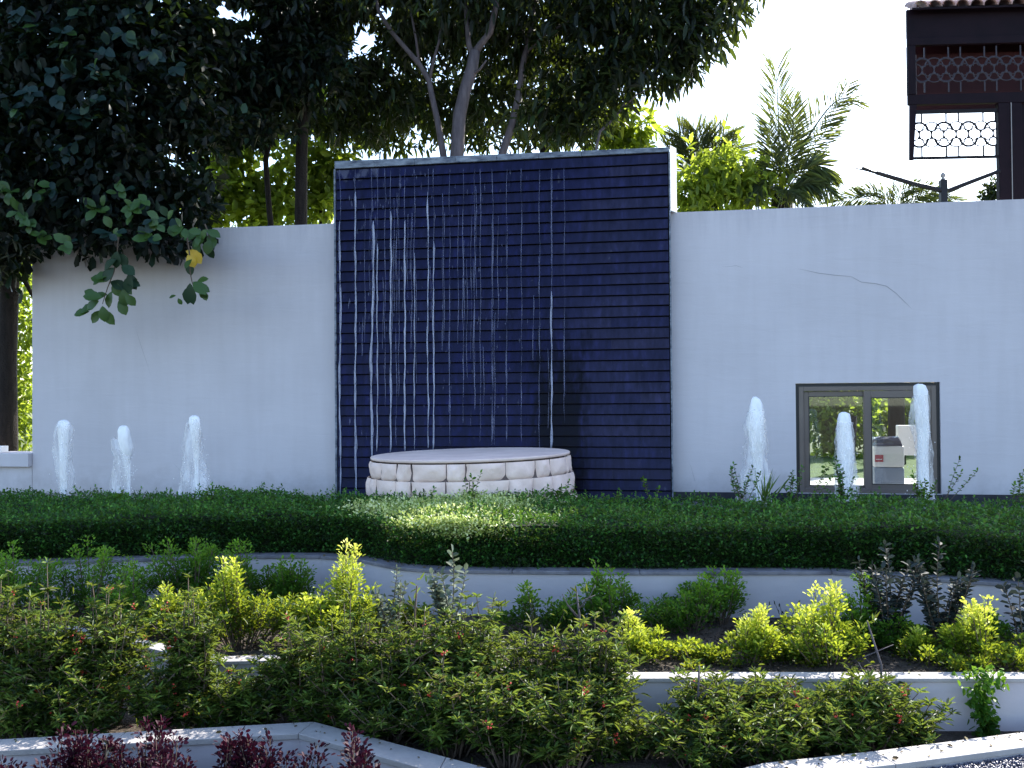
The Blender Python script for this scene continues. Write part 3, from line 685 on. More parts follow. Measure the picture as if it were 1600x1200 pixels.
for ji, (lab, d, cx, core, veil) in enumerate(JETS):
    base = P(cx, 780, d); base.z = 0
    j = empty('foam_jet', base, 0, label=lab, cat='fountain jet', group='foam jets rising from the pool')
    blob(core, d, ji*3+1, .07).build('water_column', M['foam'], j, smooth=True, base=base)
    blob(veil, d, ji*3+2, .12, 22).build('spray', M['spray'], j, smooth=True, base=base)
    MB().tube([(0,0,-.1),(0,0,.03)], [.025,.018], 10).build('nozzle', M['nozzle'], j)
    rg = random.Random(ji+50); mb = MB()
    w0 = veil[-1][2]-veil[-1][1]
    for i in range(190):
        py = rg.uniform(veil[1][0], 785); sp = (py-veil[0][0])/130
        px = cx + rg.gauss(0, 5+6*sp); c = P(px, py, d+rg.uniform(-.12,.12)) - base; s_ = rg.uniform(.0015,.0055)
        if c.z > .01: mb.add([c+Vector(q)*s_ for q in ((1,0,0),(-.5,.87,0),(-.5,-.87,0),(0,0,1.6),(0,0,-1.6))], [(0,1,3),(1,2,3),(2,0,3),(1,0,4),(2,1,4),(0,2,4)])
    o = mb.build('droplets', M['foam'], j); o['kind'] = 'stuff'

# =================================================================== TERRACES
def poly_offset(pts, off):
    """pts: list of (x,y); offset toward the camera side (off>0), mitred"""
    out = []
    for i in range(len(pts)):
        a = pts[max(i-1,0)]; b_ = pts[i]; c = pts[min(i+1,len(pts)-1)]
        n1 = None
        def nrm(p, q):
            dx, dy = q[0]-p[0], q[1]-p[1]; L_ = math.hypot(dx,dy); return (dy/L_, -dx/L_)
        ns = []
        if i > 0: ns.append(nrm(a, b_))
        if i < len(pts)-1: ns.append(nrm(b_, c))
        nx = sum(q[0] for q in ns)/len(ns); ny = sum(q[1] for q in ns)/len(ns); k = 1/(nx*nx+ny*ny)
        out.append((b_[0]+nx*off*k, b_[1]+ny*off*k))
    return out
def retaining(label, pts, zcap, zbase, capw, capt, overhang, capmat, name='retaining_wall'):
    """pts: front top edge polyline of the coping (world xy) left to right"""
    b_ = pts[len(pts)//2]; base = (b_[0], b_[1], 0)
    t_ = empty(name, base, 0, label=label, cat='retaining wall')
    f = poly_offset(pts, -overhang); k = poly_offset(pts, -capw)
    back = poly_offset(pts, -capw+.02)
    MB().prism(f + back[::-1], zbase, zcap-capt-.001).build('wall_body', M['planter'], t_, base=base)
    for i in range(len(pts)-1):
        L_ = math.hypot(pts[i+1][0]-pts[i][0], pts[i+1][1]-pts[i][1]); ns = max(1, round(L_/1.1))
        for j in range(ns):
            q = lambda A, s_: (A[i][0]+(A[i+1][0]-A[i][0])*s_, A[i][1]+(A[i+1][1]-A[i][1])*s_)
            s0, s1 = j/ns + (.0015/L_), (j+1)/ns - (.0015/L_)
            MB().prism([q(pts,s0), q(pts,s1), q(k,s1), q(k,s0)], zcap-capt, zcap).build('coping_slab', capmat, t_, base=base, bevel=.004)
    return f, k
Z1, Z2, Z3 = -.08, -.36, -.55
up_px = [(-160,884),(0,880),(200,873),(400,868),(500,868.5),(560,873.5),(620,886),(680,890.5),(800,892),(1000,893.5),(1300,893),(1420,900.5),(1600,913),(1780,926)]
UP = [tuple(PZ(x,y,Z1)[:2]) for x,y in up_px]
f1, k1 = retaining('curved white retaining wall under the clipped hedge, with a thin dark coping', UP, Z1, -.6, .16, .025, .015, M['cap_dark'])
mid_px = [(-160,978),(95,984),(225,1011),(330,1034),(460,1031),(700,1048),(985,1060),(1400,1060),(1800,1060)]
MID = [tuple(PZ(x,y,Z2)[:2]) for x,y in mid_px]
f2, k2 = retaining('middle white retaining wall with a sunlit pale coping below the golden shrubs', MID, Z2, -.9, .12, .022, .012, M['cap'])
lo_px = [(-140,1181),(466,1146),(960,1285),(1230,1213),(1400,1194),(1640,1162),(1800,1140)]
LOW = [tuple(PZ(x,y,Z3)[:2]) for x,y in lo_px]
f3, k3 = retaining('lowest white planter wall with a wide flat sunlit coping running in a V', LOW, Z3, -1.0, .17, .03, .012, M['cap'])
# beds
def bed(name, near, far_pts, z, label):
    me = near + far_pts[::-1]
    nn = len(near)
    vv = [(x,y,z) for x,y in near] ; 
    return tag(MB().prism(me, z-.35, z).build(name, M['soil']), label, kind='structure')
bk = [(p[0], 0) for p in k1]
hx = WALL.w(-8,-2.06,0), WALL.w(9,-2.06,0)
bed('hedge_bed', k1, [(hx[0].x,hx[0].y),(hx[1].x,hx[1].y)], -.10, 'soil of the bed that the hedge grows in')
bed('upper_bed_soil', k2, f1, -.40, 'sunlit soil of the middle terrace under the golden shrubs')
bed('lower_bed_soil', k3, f2, -.64, 'dark soil of the lower terrace under the tall shrubs')
# pebbles bed at lower right
pr = [p for p in f3[3:]]
pb = poly_offset(pr, .9)
tag(MB().prism(pr + pb[::-1], -.9, -.60).build('pebble_bed', M['pebble']), 'bed of dark pebbles before the lowest planter wall', kind='structure')
rng = np.random.default_rng(5)
NPB = 9000
seg = rng.integers(0, len(pr)-1, NPB); s_ = rng.random(NPB); o_ = rng.random(NPB)**1.3*.6
A = np.array(pr); Bq = np.array(pb); a_ = A[seg]*(1-s_[:,None]) + A[seg+1]*s_[:,None]; b2 = Bq[seg]*(1-s_[:,None]) + Bq[seg+1]*s_[:,None]
xy = a_ + (b2-a_)*(o_/.9)[:,None] + (b2-a_)*.012
def stones(name, xy, z, size, mat, rng, label, cat, parent=None):
    n_ = len(xy); base = np.array([[1,0,0],[0,1,0],[-1,0,0],[0,-1,0],[0,0,.8],[0,0,-.8]])
    R = rng.uniform(.5,1.2,(n_,6,1))*size; ang = rng.random(n_)*6.28; c, s2 = np.cos(ang), np.sin(ang)
    V = base[None]*R; X = V[:,:,0]*c[:,None]-V[:,:,1]*s2[:,None]; Y = V[:,:,0]*s2[:,None]+V[:,:,1]*c[:,None]
    V = np.stack([X+xy[:,0:1], Y+xy[:,1:2], V[:,:,2]+z+rng.uniform(0,size,(n_,1))], 2).reshape(-1,3)
    Fq = np.array([[0,1,4],[1,2,4],[2,3,4],[3,0,4],[1,0,5],[2,1,5],[3,2,5],[0,3,5]])
    Fa = (np.arange(n_)[:,None,None]*6 + Fq[None]).reshape(-1,3)
    me = bpy.data.meshes.new(name); me.vertices.add(len(V)); me.vertices.foreach_set('co', V.astype(np.float32).ravel())
    me.loops.add(Fa.size); me.loops.foreach_set('vertex_index', Fa.astype(np.int32).ravel()); me.polygons.add(len(Fa)); me.polygons.foreach_set('loop_start', np.arange(0,Fa.size,3,dtype=np.int32))
    me.update(calc_edges=True); me.materials.append(mat); o = bpy.data.objects.new(name, me); col.objects.link(o)
    return tag(o, label, cat, kind='stuff')
stones('pebbles', xy, -.60, .011, M['pebble'], rng, 'small dark glossy pebbles filling the bed', 'pebbles')
# clods, chips and leaf litter on the middle terrace
NC_ = 6000
i0 = rng.integers(0, 8, NC_)
A = np.array([PZ(x, 968 if x<1000 else 985, -.40)[:2] for x in np.linspace(-50,1650,40)]); 
xx = rng.uniform(-3.4, 3.2, NC_); yy = rng.uniform(5.1, 7.2, NC_)
f1a = np.array(f1); k2a = np.array(k2)
ok = (yy < np.interp(xx, f1a[:,0], f1a[:,1])-.02) & (yy > np.interp(xx, k2a[:,0], k2a[:,1])+.02)
stones('soil_clods', np.stack([xx,yy],1)[ok], -.40, .012, M['soil'], rng, 'crumbly soil clods on the middle terrace', 'soil')

# =================================================================== HEDGE
hf = poly_offset(UP, -.10)                    # front face of the hedge follows the wall
HB = .22
rng = np.random.default_rng(21)
hfa = np.array(hf)
def hedge_y(x): return np.interp(x, hfa[:,0], hfa[:,1])
hb0, hb1 = WALL.w(-8,-2.1,0), WALL.w(9,-2.1,0)
def hback(x): return hb0.y + (hb1.y-hb0.y)*(x-hb0.x)/(hb1.x-hb0.x)
hcen = (0, 7.6, Z1)
hd = empty('clipped_hedge', hcen, 0, label='long low clipped green hedge along the top terrace in front of the pool', cat='hedge')
def hump(x, y): return .022*np.sin(x*2.3+1)+.018*np.sin(x*5.1+y*3)+.016*np.sin(x*11+y*7)+.012*np.sin(x*23-y*17)
mb = MB(); xs = np.linspace(-5.2, 5.6, 90); 
vv = []
for x in xs:
    fy, by = float(hedge_y(x)), float(hback(x))
    for (yy_, zz_) in ((fy+.13,-.10),(fy+.12,.10),(fy+.18,HB-.05),((fy+by)/2,HB-.05),(by-.08,HB-.06),(by-.03,-.1)):
        vv.append((x, yy_, zz_ + (float(hump(x,yy_)) if zz_ > .1 else 0)))
ff = [(i*6+j, (i+1)*6+j, (i+1)*6+j+1, i*6+j+1) for i in range(89) for j in range(5)]
M['hedge_core'] = rough_mat('hedge_inner_twigs', (.006,.010,.004), (.018,.028,.010), 30, .95, .5)
mb.add(vv, ff).build('inner_twigs', M['hedge_core'], hd, base=hcen)
NT, NF = 62000, 46000
x = rng.uniform(-5.1, 5.5, NT); t_ = rng.random(NT)**1.15
y = hedge_y(x)+.04 + (hback(x)-hedge_y(x)-.08)*t_; z = HB + hump(x,y) + rng.normal(size=NT)*.018 - .01
# front edge rounding
e = np.clip((y-hedge_y(x))/.10, 0, 1); z -= (1-e)**2*.06
p1 = np.stack([x,y,z],1); d1 = rng.normal(size=(NT,3))*np.array([1,1,.5])+np.array([0,-.1,.65])
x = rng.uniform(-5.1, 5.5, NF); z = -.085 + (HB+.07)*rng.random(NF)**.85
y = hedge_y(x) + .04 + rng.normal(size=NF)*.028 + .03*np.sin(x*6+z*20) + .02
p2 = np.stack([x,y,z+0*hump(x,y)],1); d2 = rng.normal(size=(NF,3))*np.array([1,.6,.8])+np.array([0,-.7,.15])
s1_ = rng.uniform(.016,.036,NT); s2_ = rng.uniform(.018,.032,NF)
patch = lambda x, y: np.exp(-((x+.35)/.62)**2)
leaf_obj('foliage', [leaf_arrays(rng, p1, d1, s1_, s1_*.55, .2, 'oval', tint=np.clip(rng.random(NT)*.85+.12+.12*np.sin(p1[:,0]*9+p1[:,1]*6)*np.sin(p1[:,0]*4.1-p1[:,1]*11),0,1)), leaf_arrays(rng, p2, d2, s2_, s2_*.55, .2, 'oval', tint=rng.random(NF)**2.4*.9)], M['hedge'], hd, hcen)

# generic small plants ------------------------------------------------
def sprig_arrays(rng, base, height, lean, nleaf, L, W, shape='oval', bend=.15):
    """one stem with alternating leaves. returns stem pts, leaf (pos, dir)"""
    k = 7; pts = []; ph = rng.random()*6.28
    for i in range(k):
        t = i/(k-1); pts.append(np.array(base) + np.array([lean[0]*t + bend*height*.3*math.sin(t*3+ph)*t, lean[1]*t, height*t*(1-.08*t)]))
    pts = np.array(pts); P_, D_ = [], []
    for i in range(nleaf):
        t = .22 + .78*(i+.5)/nleaf; q = t*(k-1); a = int(min(q, k-2)); p = pts[a] + (pts[a+1]-pts[a])*(q-a)
        an = i*2.4 + ph; P_.append(p); D_.append([math.cos(an), math.sin(an), .45])
    P_.append(pts[-1]); D_.append([rng.normal()*.2, rng.normal()*.2, 1])
    return pts, np.array(P_), np.array(D_)
def stemmy(name, base, label, cat, stems, mat, twigmat, group=None, seed=0, thick=.004, foliage_name='foliage'):
    """stems: list of (dx, dy, height, leanx, leany, nleaf, L, W)"""
    rng = np.random.default_rng(seed)
    t_ = empty(name, base, 0, label=label, cat=cat, group=group); mb = MB(); parts = []
    for (dx, dy, h, lx, ly, nl, L, W) in stems:
        pts, pp, dd = sprig_arrays(rng, (dx, dy, 0), h, (lx, ly), nl, L, W)
        mb.tube(pts, list(np.linspace(thick, thick*.4, len(pts))), 5)
        sz = rng.uniform(.6, 1.1, len(pp)); parts.append(leaf_arrays(rng, pp, dd + rng.normal(size=dd.shape)*.2, L*sz, W*sz, .2, 'oval', .1))
    mb.build('stem', twigmat, t_, smooth=True)
    leaf_obj(foliage_name, parts, mat, t_)
    return t_
# sprigs and weeds sticking up out of the hedge
SPR = [ # px, py_base, height px, n stems, kind, label
 (1160,790,62,8,'leafy','bushy weed poking above the hedge under the lone foam jet'),
 (1195,788,62,4,'blade','tuft of grass blades beside the bushy weed under the lone foam jet'),
 (1262,792,70,3,'lean','leaning leafy twig crossing the left corner of the window'),
 (1318,792,72,9,'leafy','dense leafy weed at the foot of the short foam jet'),
 (1441,792,52,9,'leafy','leafy weed at the foot of the tallest foam jet'),
 (1478,786,66,3,'leanr','leafy twig leaning out past the right corner of the window'),
 (1240,790,58,5,'leafy','leafy weed between the grass tuft and the window corner'),
 (1590,788,56,4,'leafy','small weed at the far end of the hedge below the bare wall'),
 (1015,792,44,2,'leafy','two thin sprigs by the corner of the slate wall'),
 (960,795,32,2,'leafy','small sprig between the basin and the slate wall corner'),
 (868,795,40,3,'leanr','crooked dark twig in front of the right end of the basin'),
 (735,800,58,4,'leafy','sprig rising in front of the middle of the basin'),
 (668,800,40,3,'leafy','low sprig before the left half of the basin'),
 (318,792,30,2,'leanr','tiny leaning sprig beside the third foam jet'),
 (190,790,24,3,'leafy','tiny sprig at the foot of the jet with two lobes'),
]
for si, (px, py, hpx, ns, kd, lab) in enumerate(SPR):
    rg = random.Random(si+77); bp_ = PZ(px, py, HB-.05); sc_ = bp_.y/F_PX; h = hpx*sc_ + .03
    st = []
    if kd == 'blade':
        base = bp_; t_ = empty('grass_tuft', base, 0, label=lab, cat='weed'); rng = np.random.default_rng(si)
        n_ = 26; pp = rng.normal(size=(n_,3))*.02; pp[:,2] = 0; dd = rng.normal(size=(n_,3))*.35; dd[:,2] = 1
        L_ = rng.uniform(.5,1.1,n_)*h
        leaf_obj('foliage', [leaf_arrays(rng, pp, dd, L_, .012, .3, 'lance', .15)], M['grass'], t_); continue
    for k in range(ns):
        lx = {'leafy': rg.uniform(-.5,.5)*h*.7, 'lean': (.4+.3*k)*h*.9, 'leanr': (.5+.3*k)*h*.6}[kd]
        if kd == 'lean': lx = h*.55 - k*.04
        st.append((rg.uniform(-.03,.03), rg.uniform(-.04,.04), h*rg.uniform(.5,1.05), lx, rg.uniform(-.05,.05), rg.randint(13,20), .042, .022))
    stemmy('weed', bp_, lab, 'weed', st, M['duranta_green'] if si % 3 else M['hedge'], M['twig'], seed=si, thick=.0035)
# thin fresh shoots all over the hedge top
rng = np.random.default_rng(99); parts = []; mb = MB()
for i in range(620):
    x_ = rng.uniform(-4.6, 4.8); y_ = float(hedge_y(x_)) + (float(hback(x_))-float(hedge_y(x_)))*rng.random(); h = rng.uniform(.03,.085)
    pts, pp, dd = sprig_arrays(rng, (x_, y_, HB-.03+float(hump(x_,y_))), h+.03, (rng.normal()*.02, 0), 5, .025, .013)
    mb.tube(pts - np.array(hcen), .0014, 4); parts.append(leaf_arrays(rng, pp, dd, .027, .015, .2, 'oval', tint=rng.uniform(.5,1,len(pp))))
o = mb.build('shoot_stems', M['twig_green'], hd); o['kind'] = 'stuff'
leaf_obj('fresh_shoots', parts, M['hedge'], hd, hcen)
# patch of light on the hedge before the basin, built from pale-coloured leaves
def patch_foliage(name, label, spots, mat, seed, L=.026):
    rng = np.random.default_rng(seed); parts = []
    cen = PZ(spots[0][0], spots[0][1], .2)
    t_ = empty(name, cen, 0, label=label, cat='shrub')
    for (px, py, rx, ry, rz, n_) in spots:
        c = PZ(px, py, HB); p = rng.normal(size=(n_,3))*np.array([rx,ry,rz])*.5 + np.array(c); d = rng.normal(size=(n_,3))+np.array([0,-.3,.7])
        fy = hedge_y(p[:,0]); fr = p[:,1] < fy + .03; p[fr,1] = fy[fr] + .01 + rng.random(fr.sum())*.06; by = hback(p[:,0]) - .06; p[:,1] = np.minimum(p[:,1], by - rng.random(n_)*.1)
        p[:,2] = np.clip(p[:,2], HB-.16*(rng.random(n_)**2) - .02, HB+.03+rng.random(n_)*.05) + np.where(fr, -.05*rng.random(n_), 0)
        s_ = rng.uniform(.7,1.3,n_)*L; parts.append(leaf_arrays(rng, p, d, s_, s_*.55, .2, 'oval', tint=rng.random(n_)))
    leaf_obj('foliage', parts, mat, t_, cen); return t_
patch_foliage('hedge_light_patch', 'bright patch of light on the hedge right before the basin, painted as pale cream and lime leaves',
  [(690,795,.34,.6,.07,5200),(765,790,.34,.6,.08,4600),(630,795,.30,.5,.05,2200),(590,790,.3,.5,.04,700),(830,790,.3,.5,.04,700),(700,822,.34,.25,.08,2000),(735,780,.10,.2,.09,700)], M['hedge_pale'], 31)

# =================================================================== SHRUBS
def fluffy(name, label, cat, base, w, h, mat, seed, n=900, L=.032, group=None, tipbright=True, lumps=None):
    """golden duranta-like shrub: arching twigs densely set with small leaves"""
    rng = np.random.default_rng(seed); t_ = empty(name, base, 0, label=label, cat=cat, group=group); mb = MB(); PP, DD, TT = [], [], []
    nb = max(8, int(n/80)); lob = [(rng.random()*6.28, rng.uniform(.45,1.12), rng.uniform(.6,1.25)) for _ in range(5)]; lob[0] = (lob[0][0], 1.1, .5)
    for i in range(nb):
        lb = rng.integers(0, len(lob)); an = lob[lb][0] + rng.normal()*.38; rr = w/2*lob[lb][2]*math.sqrt(rng.random())*1.25; top = h*lob[lb][1]*(.45+.62*rng.random())*(1-.18*(rr/(w/2))**2)
        b0_ = np.array([rr*.25*math.cos(an), rr*.25*math.sin(an), -.03]); tip = np.array([rr*math.cos(an), rr*math.sin(an)*.8, top]); mid_ = (b0_+tip)/2 + np.array([rr*.15*math.cos(an), rr*.15*math.sin(an), top*.12])
        k = 7; ts = np.linspace(0,1,k)[:,None]; pts = (1-ts)**2*b0_ + 2*ts*(1-ts)*mid_ + ts**2*tip
        mb.tube(pts, list(np.linspace(.0045,.0015,k)), 4)
        m_ = int(n/nb); tt = .30 + .70*rng.random(m_)**.7; q = tt[:,None]; c = (1-q)**2*b0_ + 2*q*(1-q)*mid_ + q**2*tip
        side = rng.normal(size=(m_,3)); side[:,2] = side[:,2]*.4
        ln = w*.13*(1.15-tt)[:,None] + .016
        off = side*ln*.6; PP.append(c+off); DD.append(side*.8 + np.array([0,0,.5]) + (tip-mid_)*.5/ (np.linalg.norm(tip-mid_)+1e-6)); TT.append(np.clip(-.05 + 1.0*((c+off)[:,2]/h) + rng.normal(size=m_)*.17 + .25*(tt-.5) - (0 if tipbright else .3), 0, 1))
    PP = np.concatenate(PP); DD = np.concatenate(DD); TT = np.concatenate(TT); s_ = rng.uniform(.6,1.15,len(PP))*L
    mb.build('stems', M['twig'], t_, smooth=True)
    leaf_obj('foliage', [leaf_arrays(rng, PP, DD, s_, s_*.5, .2, 'oval', .1, tint=TT)], mat, t_); return t_
def ground_pt(px, py, z): return PZ(px, py, z)
# golden / green shrubs of the middle terrace: px, base py, width px, top py, colour, label
GS = [
 (30,975,120,880,'g','green shrub at the far left against the upper retaining wall'),
 (140,965,130,873,'g','green shrub in front of the upper wall, next along from the far left one'),
 (205,985,110,905,'g','low green shrub before the pair by the upper wall'),
 (300,955,150,868,'g','wide green shrub under the middle of the left hedge, touching the coping'),
 (400,950,130,872,'g','round green shrub against the upper wall where it starts to bend'),
 (455,955,70,876,'g','narrow green shrub beside the bend of the upper wall'),
 (250,1010,120,925,'y','yellow green shrub above the stepped stone coping'),
 (375,1018,120,902,'y','bright yellow green shrub left of the open soil patch'),
 (330,990,100,935,'y','small lime shrub between two taller yellow green ones'),
 (530,1000,130,884,'Y','tallest golden shrub, its bright crown against the bend of the upper wall'),
 (505,1015,110,948,'y','lime shrub at the foot of the tallest golden shrub'),
 (610,985,90,940,'y','small lime shrub below the grey spiky weed'),
 (845,990,110,925,'g','round green shrub alone against the long white wall face'),
 (955,985,90,908,'g','green shrub with one branch arching up over the coping'),
 (1075,985,120,920,'g','green shrub with a yellowish heart right of the arching one'),
 (985,1030,90,968,'Y','golden shrub spilling over the end of the pale coping'),
 (1120,965,100,912,'g','green shrub tip rising behind the yellow hearted one'),
 (1165,1045,110,965,'Y','pointed golden shrub standing over the pale coping'),
 (1080,1048,100,1008,'y','low lime shrub hugging the pale coping'),
 (1290,1040,130,942,'Y','biggest golden shrub in the middle of the right terrace'),
 (1340,1005,110,925,'g','green shrub directly behind the biggest golden shrub'),
 (1430,1000,130,975,'g','low green ground shrub under the two dusky tall weeds'),
 (1440,1052,120,1000,'y','spreading lime shrub on the coping under the dusky weeds'),
 (1535,1050,130,958,'Y','golden shrub with bare stems near the right edge'),
 (1600,1050,90,1000,'y','lime shrub cut by the right edge of the view'),
 (1570,990,120,965,'g','low green shrub behind the golden ones at the right edge'),
 (1230,1050,80,1008,'y','little lime shrub between the pointed and the biggest golden shrubs'),
]
for i, (px, pb_, wpx, pt, c, lab) in enumerate(GS):
    b_ = PZ(px, pb_, -.40); k2y = float(np.interp(b_.x, k2a[:,0], k2a[:,1])); f1y = float(np.interp(b_.x, f1a[:,0], f1a[:,1]))
    d = min(max(b_.y, k2y+.30), f1y-.15); b_ = P(px, 600, d); b_.z = -.40
    top = P(px, pt, d).z; w = wpx/F_PX*d; h = top - b_.z
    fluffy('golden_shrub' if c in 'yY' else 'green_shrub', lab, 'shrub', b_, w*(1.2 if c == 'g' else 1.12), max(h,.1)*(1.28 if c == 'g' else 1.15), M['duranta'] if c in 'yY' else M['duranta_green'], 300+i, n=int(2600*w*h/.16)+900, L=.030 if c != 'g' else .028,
           group='golden shrubs on the middle terrace' if c in 'yY' else 'green shrubs on the middle terrace', tipbright=c != 'y')

def whorl_shrub(name, label, base, w, h, seed, group, nst=16, L=.058):
    nst = int(nst*1.25)
    rng = np.random.default_rng(seed); t_ = empty(name, base, 0, label=label, cat='shrub', group=group); mb = MB(); PP, DD, TT, SS = [], [], [], []; fl = []
    for i in range(nst):
        an = rng.random()*6.28; rr = w/2*math.sqrt(rng.random()); top = h*((.45+.52*rng.random()) if i > 3 else (.88+.3*rng.random()))*(1-.3*(rr/(w/2))**2)
        if i <= 3: rr *= .7
        b0_ = np.array([rr*.3*math.cos(an), rr*.3*math.sin(an), -.03]); tip = np.array([rr*math.cos(an), rr*math.sin(an)*.7, top]); mid_ = b0_*.5+tip*.5 + rng.normal(size=3)*.03
        branches = [(b0_, mid_, tip)]
        for j in range(rng.integers(2,5)):
            s = .3+.5*rng.random(); q = (1-s)**2*b0_+2*s*(1-s)*mid_+s*s*tip; a2 = rng.random()*6.28; ln = rng.uniform(.08,.2)
            tp = q+np.array([math.cos(a2)*ln, math.sin(a2)*ln*.8, ln*rng.uniform(.3,1)]); branches.append((q, (q+tp)/2+np.array([0,0,-.01]), tp))
        for bi, (a, b2_, c) in enumerate(branches):
            k = 6; ts = np.linspace(0,1,k)[:,None]; pts = (1-ts)**2*a+2*ts*(1-ts)*b2_+ts**2*c
            mb.tube(pts, list(np.linspace(.006 if bi == 0 else .003, .002, k)), 5)
            nwh = rng.integers(4,7) if bi == 0 else rng.integers(2,4)
            for wi in range(nwh):
                s = 1 - wi*(.13 if bi == 0 else .28); q = (1-s)**2*a+2*s*(1-s)*b2_+s*s*c; nl = rng.integers(7,12); tb = rng.random()*.7
                aa = rng.random()*6.28 + np.arange(nl)*6.28/nl; el = (.75 if wi == 0 else .15) + rng.normal(size=nl)*.25
                PP.append(np.repeat(q[None], nl, 0)+rng.normal(size=(nl,3))*.006); DD.append(np.stack([np.cos(aa), np.sin(aa), el],1)); TT.append(tb + rng.random(nl)*.3); SS.append(rng.uniform(.6,1.1,nl)*L)
            if rng.random() < .10: fl.append(c)
    # older leaves filling the lower inside
    nf = int(150*w*h/.3); p = rng.normal(size=(nf,3))*np.array([w*.3,w*.22,h*.24])+np.array([0,0,h*.45]); p[:,2] = np.clip(p[:,2], .02, h)
    PP.append(p); DD.append(rng.normal(size=(nf,3))+np.array([0,0,.1])); TT.append(rng.random(nf)*.4); SS.append(rng.uniform(.6,1,nf)*L)
    PP = np.concatenate(PP); DD = np.concatenate(DD); TT = np.concatenate(TT); SS = np.concatenate(SS)
    mb.build('stems', M['twig'], t_, smooth=True)
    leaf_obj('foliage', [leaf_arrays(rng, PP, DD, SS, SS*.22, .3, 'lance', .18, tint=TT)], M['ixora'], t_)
    for f_ in fl[:6]:
        q = MB()
        for j in range(7):
            c = Vector(f_) + Vector(rng.normal(size=3))*.009; s = .0065
            q.add([c+Vector(v_)*s for v_ in ((1,0,0),(0,1,0),(-1,0,0),(0,-1,0),(0,0,1),(0,0,-1))], [(0,1,4),(1,2,4),(2,3,4),(3,0,4),(1,0,5),(2,1,5),(3,2,5),(0,3,5)])
        q.build('flower', M['flower'], t_)
    return t_
WS = [ # px, depth, width px, top py, label
 (0,5.35,150,925,'tall narrow leaved shrub cut by the left edge of the view'),
 (75,5.2,130,935,'shrub with reddish tips second from the left edge'),
 (165,5.3,130,945,'narrow leaved shrub in front of the stepped coping end'),
 (120,5.0,150,1030,'low shrub at the front of the bed by the far left coping'),
 (245,5.15,90,1050,'dark shrub right below the stepped stone coping'),
 (30,4.95,140,1040,'low shrub in the front left corner of the bed'),
 (300,5.25,80,930,'upright grey leaved shrub between the two coping gaps'),
 (395,5.1,100,1070,'dark shrub hiding the second coping gap'),
 (330,5.02,130,1060,'low shrub at the front between the coping gaps'),
 (465,5.2,130,985,'shrub below the open soil patch'),
 (545,5.1,140,950,'leafy shrub under the tallest golden shrub'),
 (500,4.9,140,1050,'low shrub above the corner of the lowest wall'),
 (640,5.1,150,965,'broad shrub left of the middle of the bed'),
 (600,4.8,150,1050,'low shrub behind the slanting coping'),
 (735,5.15,130,950,'upright shrub with bare leading stems in the middle of the bed'),
 (700,4.8,160,1030,'wide low shrub in the middle of the bed front'),
 (830,5.0,140,985,'shrub with many pale leaf whorls right of the middle'),
 (790,4.65,150,1050,'low shrub at the lowest middle edge of the view'),
 (915,4.95,130,965,'tall shrub with red flowers beside the end of the pale coping'),
 (880,4.6,160,1060,'wide low shrub by the bottom edge under the red flowered one'),
 (935,4.75,120,1055,'drooping shrub before the bare wall face'),
 (1105,4.85,110,1045,'shrub with dead bare branches in front of the pale coping'),
 (1085,4.6,130,1120,'low shrub at the bottom edge under the dead branches'),
 (1170,4.9,130,1040,'dark shrub with scattered red flowers before the pale coping'),
 (1260,4.85,120,1075,'rounded dark shrub with red flowers under the biggest golden one'),
 (1350,4.85,130,1035,'dark shrub rising above the pale coping, last before the bare wall'),
 (985,4.75,120,1120,'low shrub filling the dip at the bottom edge before the bare wall face'),
 (1180,4.62,160,1100,'low dark shrub behind the right lowest coping'),
 (1300,4.75,150,1105,'low dark shrub trailing towards the bare wall face'),
 (1400,4.9,110,1110,'small shrub spilling its leaves against the bare wall face'),
]
for i, (px, d, wpx, pt, lab) in enumerate(WS):
    b_ = P(px, 600, d); k3y = float(np.interp(b_.x, np.array(k3)[:,0], np.array(k3)[:,1])); f2y = float(np.interp(b_.x, np.array(f2)[:,0], np.array(f2)[:,1]))
    d = min(max(d, k3y+.22), f2y-.06); b_ = P(px, 600, d); b_.z = -.64
    h = P(px, pt, d).z - b_.z; w = wpx/F_PX*d*.92
    h *= 1.13 if pt < 1020 else .95
    whorl_shrub('narrow_leaved_shrub', lab, b_, w, h, 500+i, 'narrow leaved shrubs on the lower terrace', nst=int(11+20*w*h/.25))

# tall odd weeds
def at(px, py, z): return PZ(px, py, z)
def tallweed(px, d, pt, wpx, lab, mat, seed, n=5, L=.045, W=.022, zb=-.40, nl=22):
    n = int(n*1.6); nl = int(nl*1.5); L *= 1.2; W *= 1.25
    b_ = P(px, 600, d); b_.z = zb; h = P(px, pt, d).z - zb; rg = random.Random(seed); w = wpx/F_PX*d
    st = [(0,0,h,rg.uniform(-.02,.02),0,nl,L,W)] + [(rg.uniform(-.02,.02),rg.uniform(-.03,.03),h*rg.uniform(.55,.85),rg.choice((-1,1))*w*rg.uniform(.2,.5),rg.uniform(-.08,.08),int(nl*.7),L,W) for _ in range(n-1)]
    return stemmy('tall_weed', b_, lab, 'weed', st, mat, M['twig'], seed=seed, thick=.005)
tallweed(703,5.9,850,60,'tall silvery weed spike overlapping the coping and hedge above the middle of the bed',M['weedleaf'],41,7,.05,.026,nl=26)
tallweed(612,6.1,878,50,'smaller silvery weed spike left of the tallest one',M['weedleaf'],42,6,.04,.018)
tallweed(770,5.6,925,30,'single leafy spike right of the silvery weed',M['ixora'],43,3,.05,.012)
tallweed(1385,5.85,838,80,'dusky tall weed overlapping the hedge, left one of the two',M['darkweed'],44,10,.048,.020,nl=32)
tallweed(1465,5.75,833,110,'dusky tall weed with spreading branches, right one of the two',M['darkweed'],45,13,.048,.020,nl=32)
